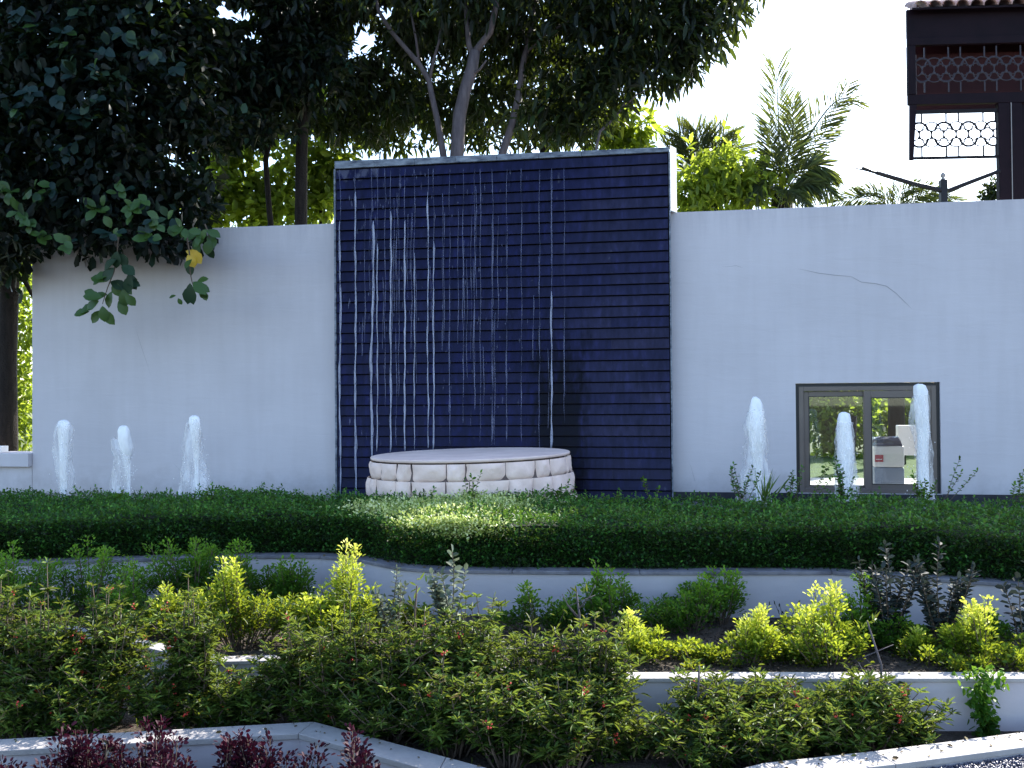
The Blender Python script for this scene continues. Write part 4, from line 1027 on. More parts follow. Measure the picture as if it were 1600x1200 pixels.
tallweed(1598,5.7,865,60,'dusky weed cut by the right edge of the view',M['darkweed'],46,5,.055,.028,nl=22)
# dead twigs against upper wall
for (px, lab, sd) in ((1190,'withered black plant against the upper wall',61),(1222,'second withered black plant nearer the wall joint',62)):
    b_ = P(px, 600, 6.2); b_.z = -.4; rg = random.Random(sd)
    t_ = empty('dead_plant', b_, 0, label=lab, cat='dead plant'); mb = MB(); parts = []; rng = np.random.default_rng(sd)
    for k in range(6):
        h = rg.uniform(.12,.22); lx = rg.uniform(-.1,.1); pts = [(0,0,-.02),(lx*.4,0,h*.5),(lx,rg.uniform(-.02,.02),h)]; mb.tube(pts,[.003,.002,.001],4)
        pp = np.array([pts[1], pts[2], [lx*.7,0,h*.75]]); parts.append(leaf_arrays(rng, pp, np.array([[.2,0,-1]]*3)+rng.normal(size=(3,3))*.3, .03, .01, .5))
    mb.build('stems', M['seal'], t_); leaf_obj('dry_leaves', parts, M['leaf_dark'], t_)
# climbing vine on the bare middle wall at right
b_ = P(1528, 600, 5.0); b_.z = -.64
f2y = float(np.interp(b_.x, np.array(f2)[:,0], np.array(f2)[:,1])); b_.y = f2y-.04
t_ = empty('vine', b_, 0, label='leafy vine hanging down the bare wall face at the right', cat='vine')
rng = np.random.default_rng(71); n_ = 420
s_ = rng.random(n_); zz = s_*.36; ww = .05+.07*s_**3; pp = np.stack([rng.normal(size=n_)*ww*.6 + .02*np.sin(s_*9), -.02-rng.random(n_)*.05, zz],1)
parts = [leaf_arrays(rng, pp, rng.normal(size=(n_,3))*.8+np.array([0,-.5,-.2]), .035*rng.uniform(.7,1.2,n_), .026*rng.uniform(.7,1.2,n_), .15, 'oval', .2, tint=np.clip(.2+.6*s_+rng.normal(size=n_)*.15,0,1))]
MB().tube([(0,0,0),(.01,-.02,.12),(-.01,-.03,.26),(.02,-.02,.34)], [.005,.005,.004,.003], 5).build('stem', M['twig'], t_)
leaf_obj('foliage', parts, M['duranta_green'], t_)
# bare dead branches standing in the lower bed
for (px, pyb, pyt, d, lab, sd) in ((1085,1130,1040,4.8,'bare grey branch leaning in the lower bed by the coping end',1),(1370,1110,970,4.95,'bare upright stake like stem beside the biggest golden shrub',2),(905,1000,925,5.2,'cut bare stem sticking up beside the red flowered shrub',3),(655,1010,915,5.3,'bare dark stem standing up left of the middle',4)):
    b_ = P(px, pyb, d); top = P(px, pyt, d) - b_; rg = random.Random(sd)
    base = Vector((b_.x, b_.y, -.64)); up = b_.z + .64
    t_ = empty('bare_branch', base, 0, label=lab, cat='branch')
    mb = MB().tube([(0,0,0),(rg.uniform(-.02,.02),0,up),(rg.uniform(-.03,.03),0,up+top.z*.5),(rg.uniform(-.05,.05),0,up+top.z)], [.009,.008,.006,.004], 6)
    for k in range(3): 
        z_ = up+top.z*rg.uniform(.1,.7); mb.tube([(0,0,z_),(rg.choice((-1,1))*.06,0,z_+.07),(rg.choice((-1,1))*.09,0,z_+.13)], [.004,.003,.002], 5)
    mb.build('branch', M['bark_pale'] if sd != 4 else M['twig'], t_, smooth=True)
    rng = np.random.default_rng(sd); leaf_obj('foliage', [leaf_arrays(rng, np.array([[0,0,up+top.z]]*8)+rng.normal(size=(8,3))*.02, rng.normal(size=(8,3))+np.array([0,0,.5]), .05, .012)], M['ixora'], t_)

# purple shrubs at the front
PS = [(75,4.35,150,1165,'purple shrub at the bottom left corner'),(210,4.4,140,1162,'purple shrub right beside the corner one'),(330,4.4,130,1170,'purple shrub under the middle of the left coping'),
      (430,4.45,150,1150,'tallest purple shrub before the corner of the lowest wall'),(545,4.2,140,1165,'purple shrub beneath the slanting coping'),(250,4.2,160,1180,'low purple shrub in front of the others'),
      (140,4.3,120,1175,'small purple shrub between the two left ones'),(-10,4.4,120,1180,'purple shrub cut by the left edge')]
for i, (px, d, wpx, pt, lab) in enumerate(PS):
    b_ = P(px, 600, d); f3y = float(np.interp(b_.x, np.array(f3)[:,0], np.array(f3)[:,1])); d = min(d, f3y-.12); b_ = P(px,600,d); b_.z = -.86
    h = P(px, pt, d).z + .86
    fluffy('purple_shrub', lab, 'shrub', b_, wpx/F_PX*d*1.15, h*1.08, M['purple'], 800+i, n=3600, L=.028, group='purple shrubs at the foot of the lowest wall')
tallweed(160,4.35,1150,60,'dark leafless looking sprig rising from the purple shrubs',M['darkweed'],47,4,.035,.012,zb=-.86,nl=14)

# fallen leaves and grit on the copings
rng = np.random.default_rng(404); PPs = []
for (F_, K_, z_, n_) in ((UP, k1, Z1, 160), (MID, k2, Z2, 150), (LOW, k3, Z3, 190)):
    A_ = np.array(F_); B_ = np.array(K_); sg = rng.integers(0, len(F_)-1, n_); t1 = rng.random(n_)[:,None]; t2 = (rng.random(n_)**.6)[:,None]
    q = (A_[sg]*(1-t1)+A_[sg+1]*t1)*(1-t2) + (B_[sg]*(1-t1)+B_[sg+1]*t1)*t2
    PPs.append(np.c_[q, np.full(n_, z_+.004)])
PPs = np.concatenate(PPs); dd = rng.normal(size=PPs.shape); dd[:,2] = .08
M['litter'] = leafmat('dry_leaf', [(0,(.05,.035,.02)),(.6,(.12,.08,.03)),(1,(.12,.14,.04))], .7, .1, (.2,.15,.05), .2)
sz = rng.uniform(.008,.032,len(PPs))
tag(leaf_obj('fallen_leaves', [leaf_arrays(rng, PPs, dd, sz, sz*.5, .15, 'oval')], M['litter']), 'dry fallen leaves and bits scattered along the copings', 'leaves')

# =================================================================== TREES
def hang(p, q, sag, k=7):
    out = []
    for i in range(k):
        t_ = i/(k-1); out.append(tuple(p[j]+(q[j]-p[j])*t_ + (-sag*4*t_*(1-t_) if j == 2 else 0) for j in range(3)))
    return out
# --- left dark broad leaved tree -------------------------------------
tb = Vector(P(8, 600, 12.9)); tb.z = -.06
tree = empty('broad_leaved_tree', tb, 0, label='big dark broad leaved tree overhanging the end of the white wall', cat='tree')
MB().tube([Vector((0,0,-.1)), P(10,560,12.9)-tb, P(16,430,12.85)-tb, P(5,330,12.8)-tb, P(20,200,12.6)-tb, P(40,40,12.4)-tb, P(60,-200,12.2)-tb], [.17,.13,.115,.11,.10,.09,.05], 10).build('trunk', M['bark_dark'], tree, smooth=True)
mb = MB()
for (a, b_, r) in (((16,430,12.85),(60,480,13.2),.05),((5,330,12.8),(180,300,11.6),.07),((20,200,12.6),(280,180,11.4),.06),((20,200,12.6),(170,60,11.0),.06),((30,120,12.5),(330,-20,12),.06),((5,330,12.8),(260,370,11.4),.04)):
    A_, B_ = P(*a)-tb, P(*b_)-tb; mb.tube([A_, (A_+B_)/2+Vector((0,0,.15)), B_], [r, r*.7, r*.3], 7)
mb.build('limbs', M['bark_dark'], tree, smooth=True)
rng = np.random.default_rng(1); rc = random.Random(1)
cl = []
for (px, py, r, d) in [(20,60,110,11.2),(120,40,110,11),(220,50,100,11.2),(300,40,70,11.6),(60,180,110,11),(170,170,100,10.9),(270,150,75,11.3),(320,200,50,11.8),(40,300,100,11.2),(150,290,90,11),(240,280,75,11.1),(300,310,50,11.3),
                      (90,360,45,11.1),(170,350,50,11.0),(250,360,45,11.1),(300,375,28,11.2),(10,380,60,11.8),(-60,200,130,11.5),(-80,60,130,11.5),(-60,360,90,12),(100,-100,150,11.3),(280,-110,130,11.8),(-60,-140,150,11.5),(350,60,50,12.2)]:
    c = P(px, py, d); s = r/F_PX*d; cl.append((c, s, s*1.1, s*.95))
def keep_left(P0):
    x, y = project(P0); lim = np.where(x < 330, 398 + 8*np.sin(x/19), 330); lim = np.where(x < 45, 470, lim); lim = np.where((x > 345), 200, lim)
    return (y < lim) & holes(x, y)
pts, od = clump_points(rng, cl, 2700, .45)
leaf_obj('foliage', [cluster_leaves(rng, pts, od, 7, .15, .085, .10, 'obov', -.25, .18, .15, keep_left)], M['leaf_dark'], tree, tb)
# a denser dark inside made of the same leaves, farther back
cl2 = [(c + Vector((0, .9, 0)), a*1.0, b_*.5, e*1.0) for c, a, b_, e in cl]
pts, od = clump_points(rng, cl2, 1900, .2)
leaf_obj('inner_foliage', [cluster_leaves(rng, pts, od, 6, .17, .10, .14, 'obov', -.2, .15, .1, keep_left)], M['leaf_dark'], tree, tb)
# nearest leaves one by one, in rosettes
ros = [(100,60,10.4),(60,30,10.4),(30,20,10.3),(115,115,10.3),(150,110,10.4),(165,75,10.4),(235,80,10.4),(195,55,10.5),(275,105,10.6),(50,140,10.3),(90,150,10.3),(25,175,10.4),(140,160,10.3),(135,180,10.4),(105,235,10.4),(75,110,10.3),
       (30,330,10.5),(45,345,10.5),(55,300,10.5),(85,290,10.5),(225,310,10.4),(240,345,10.3),(210,330,10.4),(265,345,10.4),(175,365,10.4),(190,300,10.5),(230,370,10.3),(105,380,10.4),(155,330,10.5),(285,355,10.4),(15,300,10.6),(60,370,10.6),(130,20,10.4),(200,20,10.6),(315,370,10.4)]
M['leaf_teal'] = leafmat('blue_green_leaf', [(0,(.006,.022,.020)),(1,(.016,.048,.034))], .5, .08, (.2,.34,.1), .25)
mteal = single_leaf_mesh('broad', M['leaf_teal'])
mdark, mgreen = single_leaf_mesh('broad', M['leaf_dark']), single_leaf_mesh('broad', M['leaf_big'])
for (px, py, d) in ros:
    c = P(px, py, d) - tb
    for k in range(rc.randint(5,7)):
        an = rc.uniform(0, 6.28); dr = Vector((math.cos(an), -.45+rc.uniform(-.3,.2), math.sin(an)*.8-.25))
        single_leaf(mgreen if (py > 285 and rc.random() < .8) or rc.random() < .07 else (mteal if rc.random() < .75 else mdark), tree, c + Vector((rc.gauss(0,.03), rc.gauss(0,.03), rc.gauss(0,.03))), dr, rc.uniform(.11,.17), rc)
# hanging branches in front of the wall, each leaf a sub-part
def hanging(tree, tb, path, leaves, mats, seed, size=.16):
    rg = random.Random(seed); pts = [P(*p) - tb for p in path]
    br = MB().tube(pts, list(np.linspace(.010,.004,len(pts))), 5).build('branch', M['twig'], tree, smooth=True)
    for (px, py, ang, s, mi) in leaves:
        d = path[0][2] + rg.uniform(-.08,.08); an = math.radians(ang)
        single_leaf(mats[mi], br, P(px, py, d)-tb, Vector((math.cos(an), rg.uniform(-.35,.1), -math.sin(an))), s*size, rg)
myel = single_leaf_mesh('broad', M['leaf_yellow'])
mt3 = [mdark, mgreen, myel]
hanging(tree, tb, [(185,370,10.7),(183,400,10.7),(178,425,10.7),(168,450,10.7),(160,475,10.7)],
  [(183,392,100,1.2,0),(186,395,60,1.1,0),(190,415,30,1.2,0),(200,428,60,1.3,0),(205,430,110,1.3,0),(178,418,130,1.2,0),(172,428,170,1.1,1),(165,430,150,1.1,1),(168,440,200,1.2,1),(178,440,70,1.1,1),(185,445,30,1.1,1),(192,452,80,1.2,1),(175,455,110,1.2,1),(168,460,170,1.2,1),(160,465,190,1.3,1),(155,470,150,1.1,1),(150,476,160,1.2,1),(140,487,175,1.1,1),(160,478,80,1.1,1),(165,485,60,1.2,1),(158,485,130,1.1,1),(196,460,50,1.0,1),(150,462,210,.9,1),(185,470,60,1.1,1),(172,440,20,1.2,0),(182,405,150,1.2,0),(195,440,10,1.1,0)], mt3, 1)
hanging(tree, tb, [(292,370,10.6),(296,395,10.6),(297,425,10.6),(300,440,10.6),(303,450,10.6)],
  [(290,392,20,1.1,2),(297,390,50,1.2,2),(305,395,100,1.0,2),(293,398,60,1.0,2),(297,408,90,1.0,0),(300,405,130,.8,1),(297,442,90,1.5,0),(302,440,40,1.3,1),(306,446,20,1.0,1),(300,445,110,1.4,0),(312,452,60,.8,1),(318,455,70,.7,1),(275,462,170,.5,1),(278,466,60,.5,1),(308,440,-20,.8,1)], mt3, 2)
hanging(tree, tb, [(320,350,10.8),(326,365,10.8),(328,380,10.8),(325,395,10.8)], [(322,360,20,1.1,1),(326,366,60,1.1,1),(328,374,100,1.1,1),(318,372,150,1,1),(325,385,70,.9,0),(312,380,110,1,1),(308,366,160,1,1)], mt3, 3)

# --- generic tree behind the wall ------------------------------------
def back_tree(label, basepx, d, trunks, clumps, mat, n, per, L, W, seed, bark, keep=None, shape='lens', droop_dir=-.5, spread=.13, name='tree', shell=.5):
    tb = Vector(P(basepx, 600, d)); tb.z = -.06
    t_ = empty(name, tb, 0, label=label, cat='tree')
    for (nm, pts, rad) in trunks:
        pp = [P(*p)-tb for p in pts]
        if nm == 'trunk': pp = [Vector((pp[0].x, pp[0].y, -.05))] + pp; rad = [rad[0]*1.2] + list(rad)
        MB().tube(pp, rad, 9).build(nm, bark, t_, smooth=True)
    rng = np.random.default_rng(seed)
    cl = [(P(px,py,dd), r/F_PX*dd, r/F_PX*dd*1.1, r/F_PX*dd*.9) for (px,py,r,dd) in clumps]
    pts, od = clump_points(rng, cl, n, shell)
    leaf_obj('foliage', [cluster_leaves(rng, pts, od, per, L, W, spread, shape, droop_dir, .2, .15, keep)], mat, t_, tb)
    return t_
def keep_mid(P0):
    x, y = project(P0); lim = np.interp(x, [330,420,480,560,640,700,800,900,960,1000,1050,1100,1150,1185], [240,215,205,215,215,205,215,230,205,150,160,105,70,20])
    ok = (y < lim + 10*np.sin(x/9)) & holes(x, y)
    return ok
    low = (y > lim - 70) & (x > 540) & (x < 860)
    rr_ = np.random.default_rng(9).random(len(x))
    return ok & ~(low & (rr_ < .35))
back_tree('dark spreading tree with smooth pale forked trunks rising behind the slate wall', 705, 13.2,
 [('trunk', [(713,300,13.2),(714,243,13.2),(718,180,13.2),(727,140,13.2),(738,105,13.2),(742,80,13.2)], [.10,.098,.092,.085,.085,.075]),
  ('limb', [(741,84,13.2),(752,68,13.2),(766,50,13.1),(775,10,13.0),(778,-60,13.0)], [.06,.05,.045,.04,.02]),
  ('limb', [(739,86,13.2),(733,72,13.2),(731,55,13.2),(725,-20,13.2)], [.045,.04,.035,.02]),
  ('limb', [(738,118,13.2),(750,108,13.1),(760,94,13.0)], [.02,.016,.01]),
  ('trunk', [(697,300,13.4),(693,243,13.4),(684,190,13.4),(675,150,13.4),(670,125,13.4),(655,100,13.4),(636,78,13.4),(612,50,13.4),(592,18,13.4),(580,-30,13.4)], [.055,.05,.045,.042,.038,.036,.034,.03,.028,.015]),
  ('limb', [(671,128,13.4),(677,95,13.4),(686,65,13.4),(692,20,13.4)], [.025,.022,.018,.012]),
  ('limb', [(655,100,13.4),(650,60,13.4),(640,10,13.4)], [.02,.018,.01]),
  ('trunk', [(778,300,13.8),(785,240,13.8),(800,195,13.8),(810,150,13.8),(817,100,13.8),(828,50,13.8),(838,-10,13.8)], [.065,.06,.052,.045,.042,.038,.03]),
  ('limb', [(822,85,13.8),(845,58,13.6),(880,38,13.5),(910,20,13.5)], [.022,.02,.016,.01]),
  ('limb', [(824,65,13.8),(812,40,13.8),(805,0,13.8)], [.018,.016,.01]),
  ('trunk', [(931,300,13.3),(932,228,13.3),(938,205,13.3),(955,190,13.3),(970,172,13.3),(985,140,13.3),(1005,115,13.3),(1020,92,13.3)], [.02,.02,.02,.019,.018,.016,.014,.01]),
  ('limb', [(972,170,13.3),(995,148,13.3),(1020,135,13.3),(1035,120,13.3)], [.014,.012,.010,.008])],
 [(600,-30,110,13.6),(720,-40,110,13.2),(840,-40,110,13.6),(960,-40,110,13.4),(1080,-50,90,13.4),(620,60,60,14.6),(700,40,70,14.4),(780,50,70,14.2),(850,70,70,14),(920,60,80,13.6),(1000,50,80,13.4),(1070,30,70,13.2),(1120,15,50,13.2),(1150,-10,40,13.2),
  (960,120,60,13.4),(900,140,60,13.8),(1020,100,55,13.4),(860,180,55,14),(910,190,45,13.8),(950,175,40,13.4),(1060,90,50,13.3),(1095,60,40,13.2),(560,20,70,14.2),(520,90,80,14.4),(580,130,70,14.6),(640,150,60,15),(700,160,60,15.5),(760,140,60,15.2),(820,150,60,15),(500,200,70,14.6),(560,210,55,14.8),
  (500,20,80,14.0),(440,60,80,13.8),(400,10,80,13.6),(380,120,70,13.8),(430,160,60,13.8),(460,-60,110,13.6),(370,200,50,14),(400,260,40,14.2),(470,250,40,14.4)],
 M['leaf_mid'], 3700, 7, .20, .062, 2, M['bark_pale'], keep_mid, 'lens', -.7, .12, 'spreading_tree')
# tree further back that closes most gaps
def keep_b(P0):
    x, y = project(P0); lim = np.interp(x, [330,500,640,800,880,960,1000], [260,240,238,236,230,200,120]); return (y < lim) & holes(x, y)
back_tree('second dark tree standing further behind the pale trunks', 850, 17,
 [('trunk', [(852,300,17),(850,200,17),(846,60,17)], [.10,.08,.05])],
 [(450,60,90,17),(540,60,90,17),(640,40,90,17),(730,60,90,17),(830,70,80,17),(920,80,80,17),(980,40,70,17),(560,150,70,17),(650,150,70,17),(740,170,60,17),(820,180,60,17),(900,150,60,17),(500,190,60,17),(600,200,45,17),(430,160,60,17),(700,-60,150,17),(900,-60,130,17),(500,-60,130,17),(570,215,35,17),(620,220,35,17),(665,215,35,17),(745,205,35,17),(760,225,30,17),(820,215,35,17),(870,220,35,17),(915,210,35,17),(705,180,40,17),(640,170,50,17)],
 M['leaf_mid'], 2200, 6, .20, .07, 3, M['bark_dark'], keep_b, 'lens', -.5, .16, 'dark_tree', .3)
# dark slim trunk tree left of slate wall
back_tree('slim dark trunked tree between the overhanging tree and the slate wall', 470, 13.6,
 [('trunk', [(470,360,13.6),(471,250,13.6),(474,150,13.6),(476,60,13.6),(480,-40,13.6)], [.09,.085,.08,.07,.05]),
  ('trunk', [(424,360,13.8),(420,320,13.8),(415,250,13.8),(430,180,13.8),(425,60,13.8)], [.045,.04,.04,.035,.02]),
  ('limb', [(472,170,13.6),(500,120,13.6),(520,60,13.6)], [.04,.03,.02])],
 [(400,110,60,13.2),(450,110,60,13.2),(500,110,50,13.2),(350,160,60,13),(360,240,50,12.8),(400,220,40,13),(340,290,40,12.6),(440,230,35,13.2),(350,60,40,13),(420,20,60,13)],
 M['leaf_dark'], 950, 7, .16, .065, 4, M['bark_dark'], keep_mid, 'lens', -.4, .13, 'slim_tree')
# sunlit lime saplings behind the wall
back_tree('sunlit lime green sapling glowing behind the wall left of the slate', 380, 15.5,
 [('trunk', [(395,380,15.5),(390,300,15.5),(385,240,15.5)], [.03,.025,.015])],
 [(350,290,40,15.5),(350,235,30,15.5),(385,215,22,15.5),(430,215,20,15.5),(385,320,40,15.5),(370,255,35,15.5),(330,330,35,15.5),(420,330,35,15.3),(410,290,25,15.4)], M['leaf_lime'], 300, 6, .20, .11, 5, M['bark_dark'], None, 'lens', -.2, .14, 'lime_sapling')
back_tree('sunlit lime green sapling close beside the slate wall corner', 500, 15.8,
 [('trunk', [(500,380,15.8),(502,300,15.8),(500,240,15.8)], [.03,.025,.015])],
 [(500,310,35,15.8),(540,190,20,15.8),(445,290,25,15.8),(455,250,20,15.8),(515,280,35,15.8),(490,255,30,15.8),(480,330,30,15.8),(530,260,30,15.8),(500,190,25,15.8),(490,150,20,15.8)], M['leaf_lime'], 300, 6, .19, .10, 6, M['bark_dark'], None, 'lens', -.2, .14, 'lime_sapling')
back_tree('lime green leaves showing over the slate wall beside the thin crooked stem', 985, 15,
 [('trunk', [(985,300,15),(980,225,15),(975,200,15)], [.03,.02,.015])],
 [(975,205,28,15),(1000,215,22,15),(955,190,20,15),(990,180,18,15),(940,215,20,15)], M['leaf_lime'], 95, 6, .20, .10, 7, M['bark_dark'], None, 'lens', -.3, .12, 'lime_sapling')
back_tree('bushy lime leaved shrub behind the wall between the slate wall and the palm', 1110, 13.5,
 [('trunk', [(1120,360,13.5),(1118,300,13.5),(1112,270,13.5)], [.03,.025,.015])],
 [(1075,300,35,13.5),(1110,295,40,13.4),(1150,290,38,13.4),(1180,280,28,13.4),(1095,270,28,13.5),(1140,262,25,13.4),(1165,310,30,13.3),(1075,325,25,13.4),(1185,265,16,13.4),(1120,248,12,13.4),(1200,290,14,13.4)], M['leaf_lime'], 330, 6, .17, .07, 8, M['bark_dark'], None, 'lens', -.5, .15, 'lime_shrub')
# backlit trees seen past the left end of the wall
back_tree('sunlit tree foliage seen past the left end of the tall wall', -30, 19,
 [('trunk', [(-20,700,19),(-15,500,19),(0,380,19)], [.12,.10,.07])],
 [(20,460,50,19),(45,520,40,19),(10,560,50,19),(40,600,40,19),(30,660,40,19),(0,640,50,19),(-60,500,90,19),(-70,620,80,19),(50,430,30,19),(20,400,60,20),(-140,480,120,19)], M['leaf_lime'], 1700, 6, .15, .09, 10, M['bark_dark'], None, 'lens', -.2, .16, 'sunlit_tree')
# trees at the back of the lawn, seen through the window
back_tree('bright backlit tree on the lawn seen through the left window sash', 1290, 19,
 [('trunk', [(1325,760,17),(1330,700,17),(1335,650,17)], [.10,.08,.05])],
 [(1290,640,40,18),(1330,640,40,18),(1300,680,35,18),(1345,690,30,18),(1320,610,60,19),(1280,600,60,19)], M['leaf_lime'], 700, 6, .14, .09, 12, M['bark_dark'], None, 'lens', -.2, .16, 'lawn_tree')
back_tree('bright backlit tree on the lawn seen through the right window sash', 1410, 19,
 [('trunk', [(1400,740,18),(1402,690,18),(1400,640,18)], [.06,.05,.03])],
 [(1400,640,45,19),(1440,640,40,19),(1385,670,30,19),(1430,620,60,20)], M['leaf_lime'], 420, 6, .14, .09, 13, M['bark_dark'], None, 'lens', -.2, .18, 'lawn_tree')
# small round tree by the building foot
back_tree('small grey green tree far behind, just beside the brown column', 1548, 22,
 [('trunk', [(1550,420,22),(1550,340,22),(1549,310,22)], [.06,.05,.03])],
 [(1550,300,14,22),(1556,290,12,22),(1545,308,12,22)], M['leaf_mid'], 120, 6, .12, .05, 14, M['bark_dark'], None, 'lens', 0, .08, 'distant_tree')

# --- palms ------------------------------------------------------------
def frond(parent, tb, path, d, leaf_len, seed, rachis=.012, n=34, side_bias=1.0, wfac=1.0, dens=2.3, down=.25, lite=0):
    n = int(n*dens); rng = np.random.default_rng(seed); pts = np.array([list(P(px,py,dd if dd else d)-tb) for (px,py,dd) in path])
    # resample
    seg = np.r_[0, np.cumsum(np.linalg.norm(np.diff(pts,axis=0),axis=1))]; tt = np.linspace(0, seg[-1], 18)
    C = np.stack([np.interp(tt, seg, pts[:,k]) for k in range(3)],1)
    for _ in range(2): C[1:-1] = (C[:-2]+2*C[1:-1]+C[2:])/4
    r_ = MB().tube(C, list(np.linspace(rachis, rachis*.25, 18)), 6).build('frond', M['palm'], parent, smooth=True)
    me = r_.data; a = me.attributes.new('tint','FLOAT','POINT'); a.data.foreach_set('value', [.4]*len(me.vertices))
    PP, DD, LL = [], [], []
    for i in range(n):
        s = .12 + .88*i/n; q = s*17; k = int(min(q,16)); p = C[k]+(C[k+1]-C[k])*(q-k); t_ = C[k+1]-C[k]; t_ /= np.linalg.norm(t_)
        sd = np.cross(t_, [0,-1,0.2]); sd /= np.linalg.norm(sd)
        for sg in (-1, 1):
            if sg == 1 and rng.random() > side_bias: continue
            dr = t_*(.75+.5*s) + sg*sd*(1.0-.35*s) + np.array([rng.normal()*.10, rng.normal()*.45, -down*rng.random()]) 
            PP.append(p); DD.append(dr); LL.append(leaf_len*(math.sin(min(1,s*1.25+.18)*PI*.62))*rng.uniform(.8,1.1)*(1-.35*s))
    LL = np.array(LL)*1.35; tint = np.clip(rng.random(len(LL))*.5+lite, 0, 1)
    leaf_obj('leaflets', [leaf_arrays(rng, np.array(PP), np.array(DD), LL, (.010*wfac+LL*.016), .35, 'lance', down*.6, tint=tint)], M['palm'], r_, None)
def palm(label, px, d, ytop, fronds, trunk_r=.14, seed=0):
    tb = Vector(P(px, 600, d)); tb.z = -.06
    t_ = empty('palm_tree', tb, 0, label=label, cat='palm')
    top = P(px, ytop, d) - tb
    MB().tube([Vector((0,0,-.1)), Vector((0,0,top.z*.5)), top], [trunk_r*1.2, trunk_r, trunk_r*.9], 12).build('trunk', M['bark_dark'], t_, smooth=True)
    for i, f in enumerate(fronds): frond(t_, tb, f[0], d, f[1], seed+i, **(f[2] if len(f) > 2 else {}))
    return t_
palm('date palm with one long frond arching up to the right above the white wall', 1222, 13.5, 300, [
  ([(1222,300,0),(1240,255,0),(1262,215,0),(1285,180,0),(1305,156,0),(1322,150,0),(1336,153,0)], .56, dict(n=26, rachis=.022, down=.08)),
  ([(1218,300,0),(1218,240,0),(1216,180,0),(1213,108,0)], .58, dict(n=38, rachis=.018, lite=.35, down=.03)),
  ([(1222,300,0),(1232,240,13.3),(1240,200,13.2),(1238,160,13.1)], .42, dict(n=36, rachis=.018, lite=.4)),
  ([(1224,302,0),(1250,270,13.2),(1275,255,13.1),(1292,270,13.0)], .40, dict(n=32, down=.6, lite=.3)),
  ([(1222,305,0),(1250,290,13.2),(1280,285,13),(1300,300,12.9)], .30, dict(n=28, down=.6, lite=.3)),
  ([(1218,302,0),(1208,262,13.3),(1205,225,13.2),(1200,195,13.2)], .34, dict(n=30, lite=.2)),
  ([(1216,303,0),(1200,280,13.3),(1190,290,13.1),(1180,305,13.0)], .30, dict(n=24, down=.6)),
  ([(1225,300,0),(1262,240,13.7),(1300,190,13.8),(1325,130,13.9)], .34, dict(n=30, rachis=.012)),
  ([(1222,306,0),(1225,295,13.1),(1240,300,12.9),(1262,320,12.8)], .28, dict(n=24, down=.5)),
  ], .17, 100)
palm('fan shaped palm crown peeping over the wall right behind the slate wall end', 1095, 15.5, 285, [
  ([(1095,285,0),(1085,250,0),(1075,225,0),(1062,208,0)], .60, dict(n=34, down=.0)),
  ([(1095,285,0),(1095,245,0),(1094,215,0),(1090,205,0)], .60, dict(n=34, down=.0)),
  ([(1097,285,0),(1110,245,0),(1120,222,0),(1132,208,0)], .60, dict(n=34, down=.0)),
  ([(1098,285,0),(1118,255,0),(1135,240,0),(1148,228,0)], .60, dict(n=34, down=.0)),
  ([(1092,285,0),(1075,260,0),(1060,245,0),(1045,235,0)], .60, dict(n=34, down=.0)),
  ], .12, 140)
palm('low palm fronds lying just above the wall top behind the lamp', 1400, 16, 330, [
  ([(1400,335,0),(1370,312,0),(1335,308,0),(1300,318,0)], .36, dict(n=34, down=.2)),
  ([(1400,335,0),(1380,305,0),(1362,298,0),(1345,300,0)], .34, dict(n=30, down=.0)),
  ([(1402,335,0),(1425,308,0),(1450,298,0),(1478,302,0)], .40, dict(n=34, down=.1, lite=.3)),
  ([(1402,335,0),(1440,310,0),(1470,308,0),(1500,315,0)], .34, dict(n=30, down=.1, lite=.2)),
  ([(1400,335,0),(1405,305,0),(1412,298,0),(1430,292,0)], .34, dict(n=30, down=.1, lite=.1)),
  ], .12, 160)

# =================================================================== LAMP POST
lb = Vector(P(1478, 600, 12.5)); lb.z = -.06
lamp = empty('lamp_post', lb, 0, label='black iron lamp post with two slanting arms and a small finial behind the wall', cat='lamp post')
tp = P(1477.5, 281, 12.5) - lb
MB().box(-.042, .042, -.042, .042, 0, tp.z).build('post', M['iron'], lamp, bevel=.008)
fz = tp.z
prof = [(.02,0),(.03,.012),(.018,.025),(.034,.045),(.036,.062),(.022,.085),(.004,.10)]
mbf = MB(); n_ = 12
mbf.add([(r*math.cos(2*PI*j/n_), r*math.sin(2*PI*j/n_), fz+z+.001) for r,z in prof for j in range(n_)], [(i*n_+j, i*n_+(j+1)%n_, (i+1)*n_+(j+1)%n_, (i+1)*n_+j) for i in range(6) for j in range(n_)])
mbf.build('finial', M['finial'], lamp, smooth=True)
def armpts(L): return [P(*p)-lb for p in L]
MB().tube(armpts([(1474,298,12.5),(1430,288,12.4),(1370,270,12.2)]), [.034,.032,.028], 8).build('arm', M['iron'], lamp)
MB().tube(armpts([(1482,298,12.5),(1520,283,12.5),(1562,267,12.5)]), [.03,.028,.025], 8).build('arm', M['iron'], lamp)
MB().tube(armpts([(1370,270,12.2),(1355,266,12.15),(1337,263,12.1)]), [.022,.016,.008], 6).build('arm_tip', M['iron'], lamp)
MB().tube(armpts([(1348,262,12.12),(1360,267,12.15)]), [.022,.022], 6).build('clamp', M['iron'], lamp)
MB().tube(armpts([(1397,281,12.3),(1396,296,12.3),(1394,308,12.3)]), [.007,.006,.004], 5).build('hanging_wire', M['iron'], lamp)

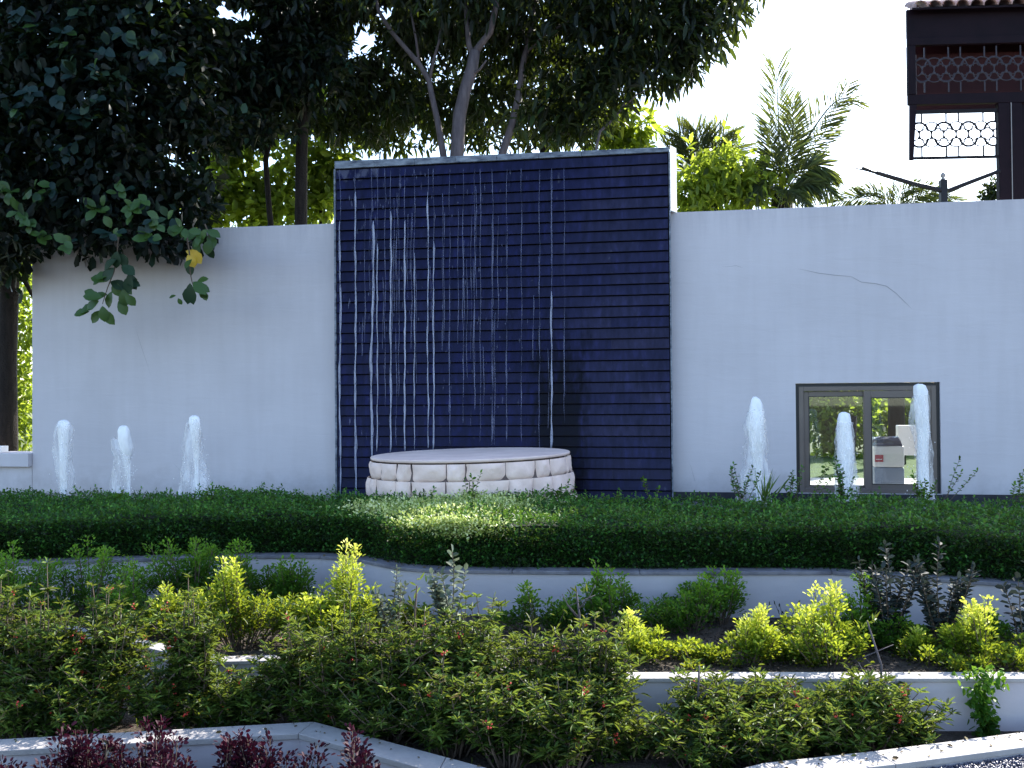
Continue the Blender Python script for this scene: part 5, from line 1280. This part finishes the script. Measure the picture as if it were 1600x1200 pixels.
# =================================================================== PAVILION (top right)
BF = Frame(*P(1420, 200, 12.6)[:2], math.radians(3))
pv = empty('pavilion', (BF.o.x, BF.o.y, 0), -BF.th, label='dark brown pavilion with clay tiled eave, pierced metal screens and a square column', cat='building')
def bx(px, py, off=0): return BF.px(px, py, off)
x0 = bx(1420,200)[0]; x1 = x0 + 3.6
zE = bx(1430,22)[1]; zB = bx(1430,163)[1]; zT = zE
# frame of the upper screen box
def pz(py): return bx(1450, py)[1]
MB().box(x0, x1, .0, .06, pz(163), pz(147)).build('lower_beam', M['brownpaint'], pv, bevel=.006)
MB().box(x0, x1, .0, .06, pz(70), pz(58)).build('middle_beam', M['brownpaint'], pv, bevel=.006)
MB().box(x0, x1, .015, .06, pz(57.8), pz(17)+.03).build('fascia', M['brownpaint'], pv)
MB().box(x0, x0+.10, -.006, .07, pz(146.8), pz(70.2)).build('corner_post', M['brownpaint'], pv, bevel=.006)
MB().box(x0+.24, x1, .50, .54, pz(160), pz(20)).build('back_wall', M['maroon'], pv)
MB().box(x0+.24, x1, .061, .56, pz(20), pz(14)).build('ceiling', M['brownpaint'], pv)
MB().box(x0+.22, x1, .30, .34, pz(140), pz(72)).build('blind', M['maroon'], pv)
# column
c0 = bx(1561,230,.0)[0]
MB().box(c0, c0+.30, .0, .10, -.1, pz(163)-.002).build('column', M['brownpaint'], pv, bevel=.008)
MB().box(c0+.30+.002, c0+1.6, .06, .25, -.1, pz(163)-.002).build('side_panel', M['brownpaint'], pv, bevel=.004)
MB().box(c0+.155, c0+.163, -.012, -.002, -.1, pz(163)-.003).build('downpipe_wire', M['finial'], pv)
# hung side board of lower screen
MB().add([(x0,-.02,pz(250)),(x0+.05,-.02,pz(250)),(x0+.05,.02,pz(250)),(x0,.02,pz(250)),(x0+.012,-.02,pz(164)),(x0+.10,-.02,pz(164)),(x0+.10,.02,pz(164)),(x0+.012,.02,pz(164))],
   [(0,3,2,1),(4,5,6,7),(0,1,5,4),(1,2,6,5),(2,3,7,6),(3,0,4,7)]).build('hanging_board', M['brownpaint'], pv)
def screen(xa, xb, zt_, zb_, y, mat, parent, nm='pierced_screen', bars=True):
    """rails plus ring and arch pattern; pitch from the photograph"""
    H = zt_ - zb_; s = H / 85.0; pitch = 20.7*s; R = 10.3*s; zc = (zt_+zb_)/2; t_ = .0075*1.0
    mb = MB()
    if bars:
        mb.box(xa, xb, y-.012, y+.012, zt_-.045, zt_); mb.box(xa, xb, y-.012, y+.012, zb_, zb_+.035)
    def arc(cx, cz, r, a0, a1, k=14, th=t_):
        pts = []
        for i in range(k+1):
            a = a0+(a1-a0)*i/k; X = cx+r*math.cos(a)
            if xa < X < xb: pts.append((X, y, cz+r*math.sin(a)))
        if len(pts) > 2: mb.tube(pts, .0085, 5)
    n_ = int((xb-xa)/pitch)+2
    for i in range(n_):
        cx = xa + pitch*(i+.1)
        arc(cx, zc, R, 0, 2*PI, 22)
        kx = cx + pitch/2
        for sg in (1, -1):
            arc(kx, zc+sg*6*s, 15.5*s, 0, sg*PI, 16)            # large arches over two rings
            if i % 2 == 0: arc(kx, zc+sg*6.8*s, 13.3*s, 0, sg*PI, 16)
            if xa+.02 < kx < xb-.02:                         # knots between rings
                mb.add([(kx-4*s, y-.008, zc+sg*7.5*s),(kx+4*s, y-.008, zc+sg*7.5*s),(kx, y-.008, zc+sg*1*s),(kx-4*s, y+.008, zc+sg*7.5*s),(kx+4*s, y+.008, zc+sg*7.5*s),(kx, y+.008, zc+sg*1*s)],[(0,1,2),(3,5,4),(0,3,4,1),(1,4,5,2),(2,5,3,0)])
            if xa+.02 < cx < xb-.02:
                mb.box(cx-2.2*s, cx+2.2*s, y-.008, y+.008, zc+sg*17*s-2*s, zc+sg*17*s+2*s)
        if i % 2 == 0 and xa+.06 < kx < xb-.06:
            for sg in (1,-1): mb.box(kx-5*s, kx+5*s, y-.007, y+.007, zc+sg*21.8*s-.004, zc+sg*21.8*s+.004)
        if i % 3 != 1 and xa+.03 < kx < xb-.03:
            for sg in (1,-1): mb.box(kx+4*s-.009, kx+4*s+.009, y-.0065, y+.0065, min(zc+sg*21.8*s, zc+sg*(H/2-.02)), max(zc+sg*21.8*s, zc+sg*(H/2-.02)))
    return mb.build(nm, mat, parent)
lx1 = c0 - .003
screen(x0+.05, lx1, bx(1500,171,.03)[1], bx(1500,248,.03)[1], .03, M['lattice'], pv, 'pierced_screen')
screen(x0+.10, x1, pz(71), pz(146), .03, M['lattice_pale'], pv, 'pierced_screen', False)
# clay tiles along the eave, one by one
def rooftile_mesh():
    vv = []; n_ = 8; Lz = .36
    for (yy_, zz_, s_) in ((0,0,1),(Lz,.14,.92)):
        for rr_ in (1, .86):
            for j in range(n_+1):
                a = PI*j/n_; w_ = .094*s_
                vv.append((w_*math.cos(a)*(1 if rr_ == 1 else .9), yy_, zz_ + w_*.95*math.sin(a)*rr_))
    m_ = n_+1; ff = []
    for j in range(n_):
        ff += [(j,j+1,2*m_+j+1,2*m_+j), (m_+j,3*m_+j,3*m_+j+1,m_+j+1), (j,m_+j,m_+j+1,j+1)]
    me = bpy.data.meshes.new('roof_tile'); me.from_pydata(vv, [], ff); me.update(); me.materials.append(M['rooftile']); return me
rtm = rooftile_mesh(); rnd = random.Random(3)
roof = MB().add([(x0+.02,-.12,pz(17)),(x1,-.12,pz(17)),(x1,1.6,pz(17)+.55),(x0+.75,1.6,pz(17)+.55),(x0+.02,-.12,pz(20)),(x1,-.12,pz(20)),(x1,1.6,pz(20)+.55),(x0+.75,1.6,pz(20)+.55)],
   [(0,1,2,3),(4,7,6,5),(0,4,5,1),(3,2,6,7),(0,3,7,4),(1,5,6,2)]).build('roof_deck', M['brownpaint'], pv)
for r_ in range(5):
    for k in range(20):
        o = bpy.data.objects.new('roof_tile', rtm); col.objects.link(o); o.parent = roof
        o.location = (x0 + .12 + r_*.15 + k*.178 + rnd.uniform(-.004,.004), -.16 + r_*.32, pz(19) + .012 + r_*.11); o.rotation_euler = (rnd.uniform(-.02,.02), 0, rnd.uniform(-.015,.015))
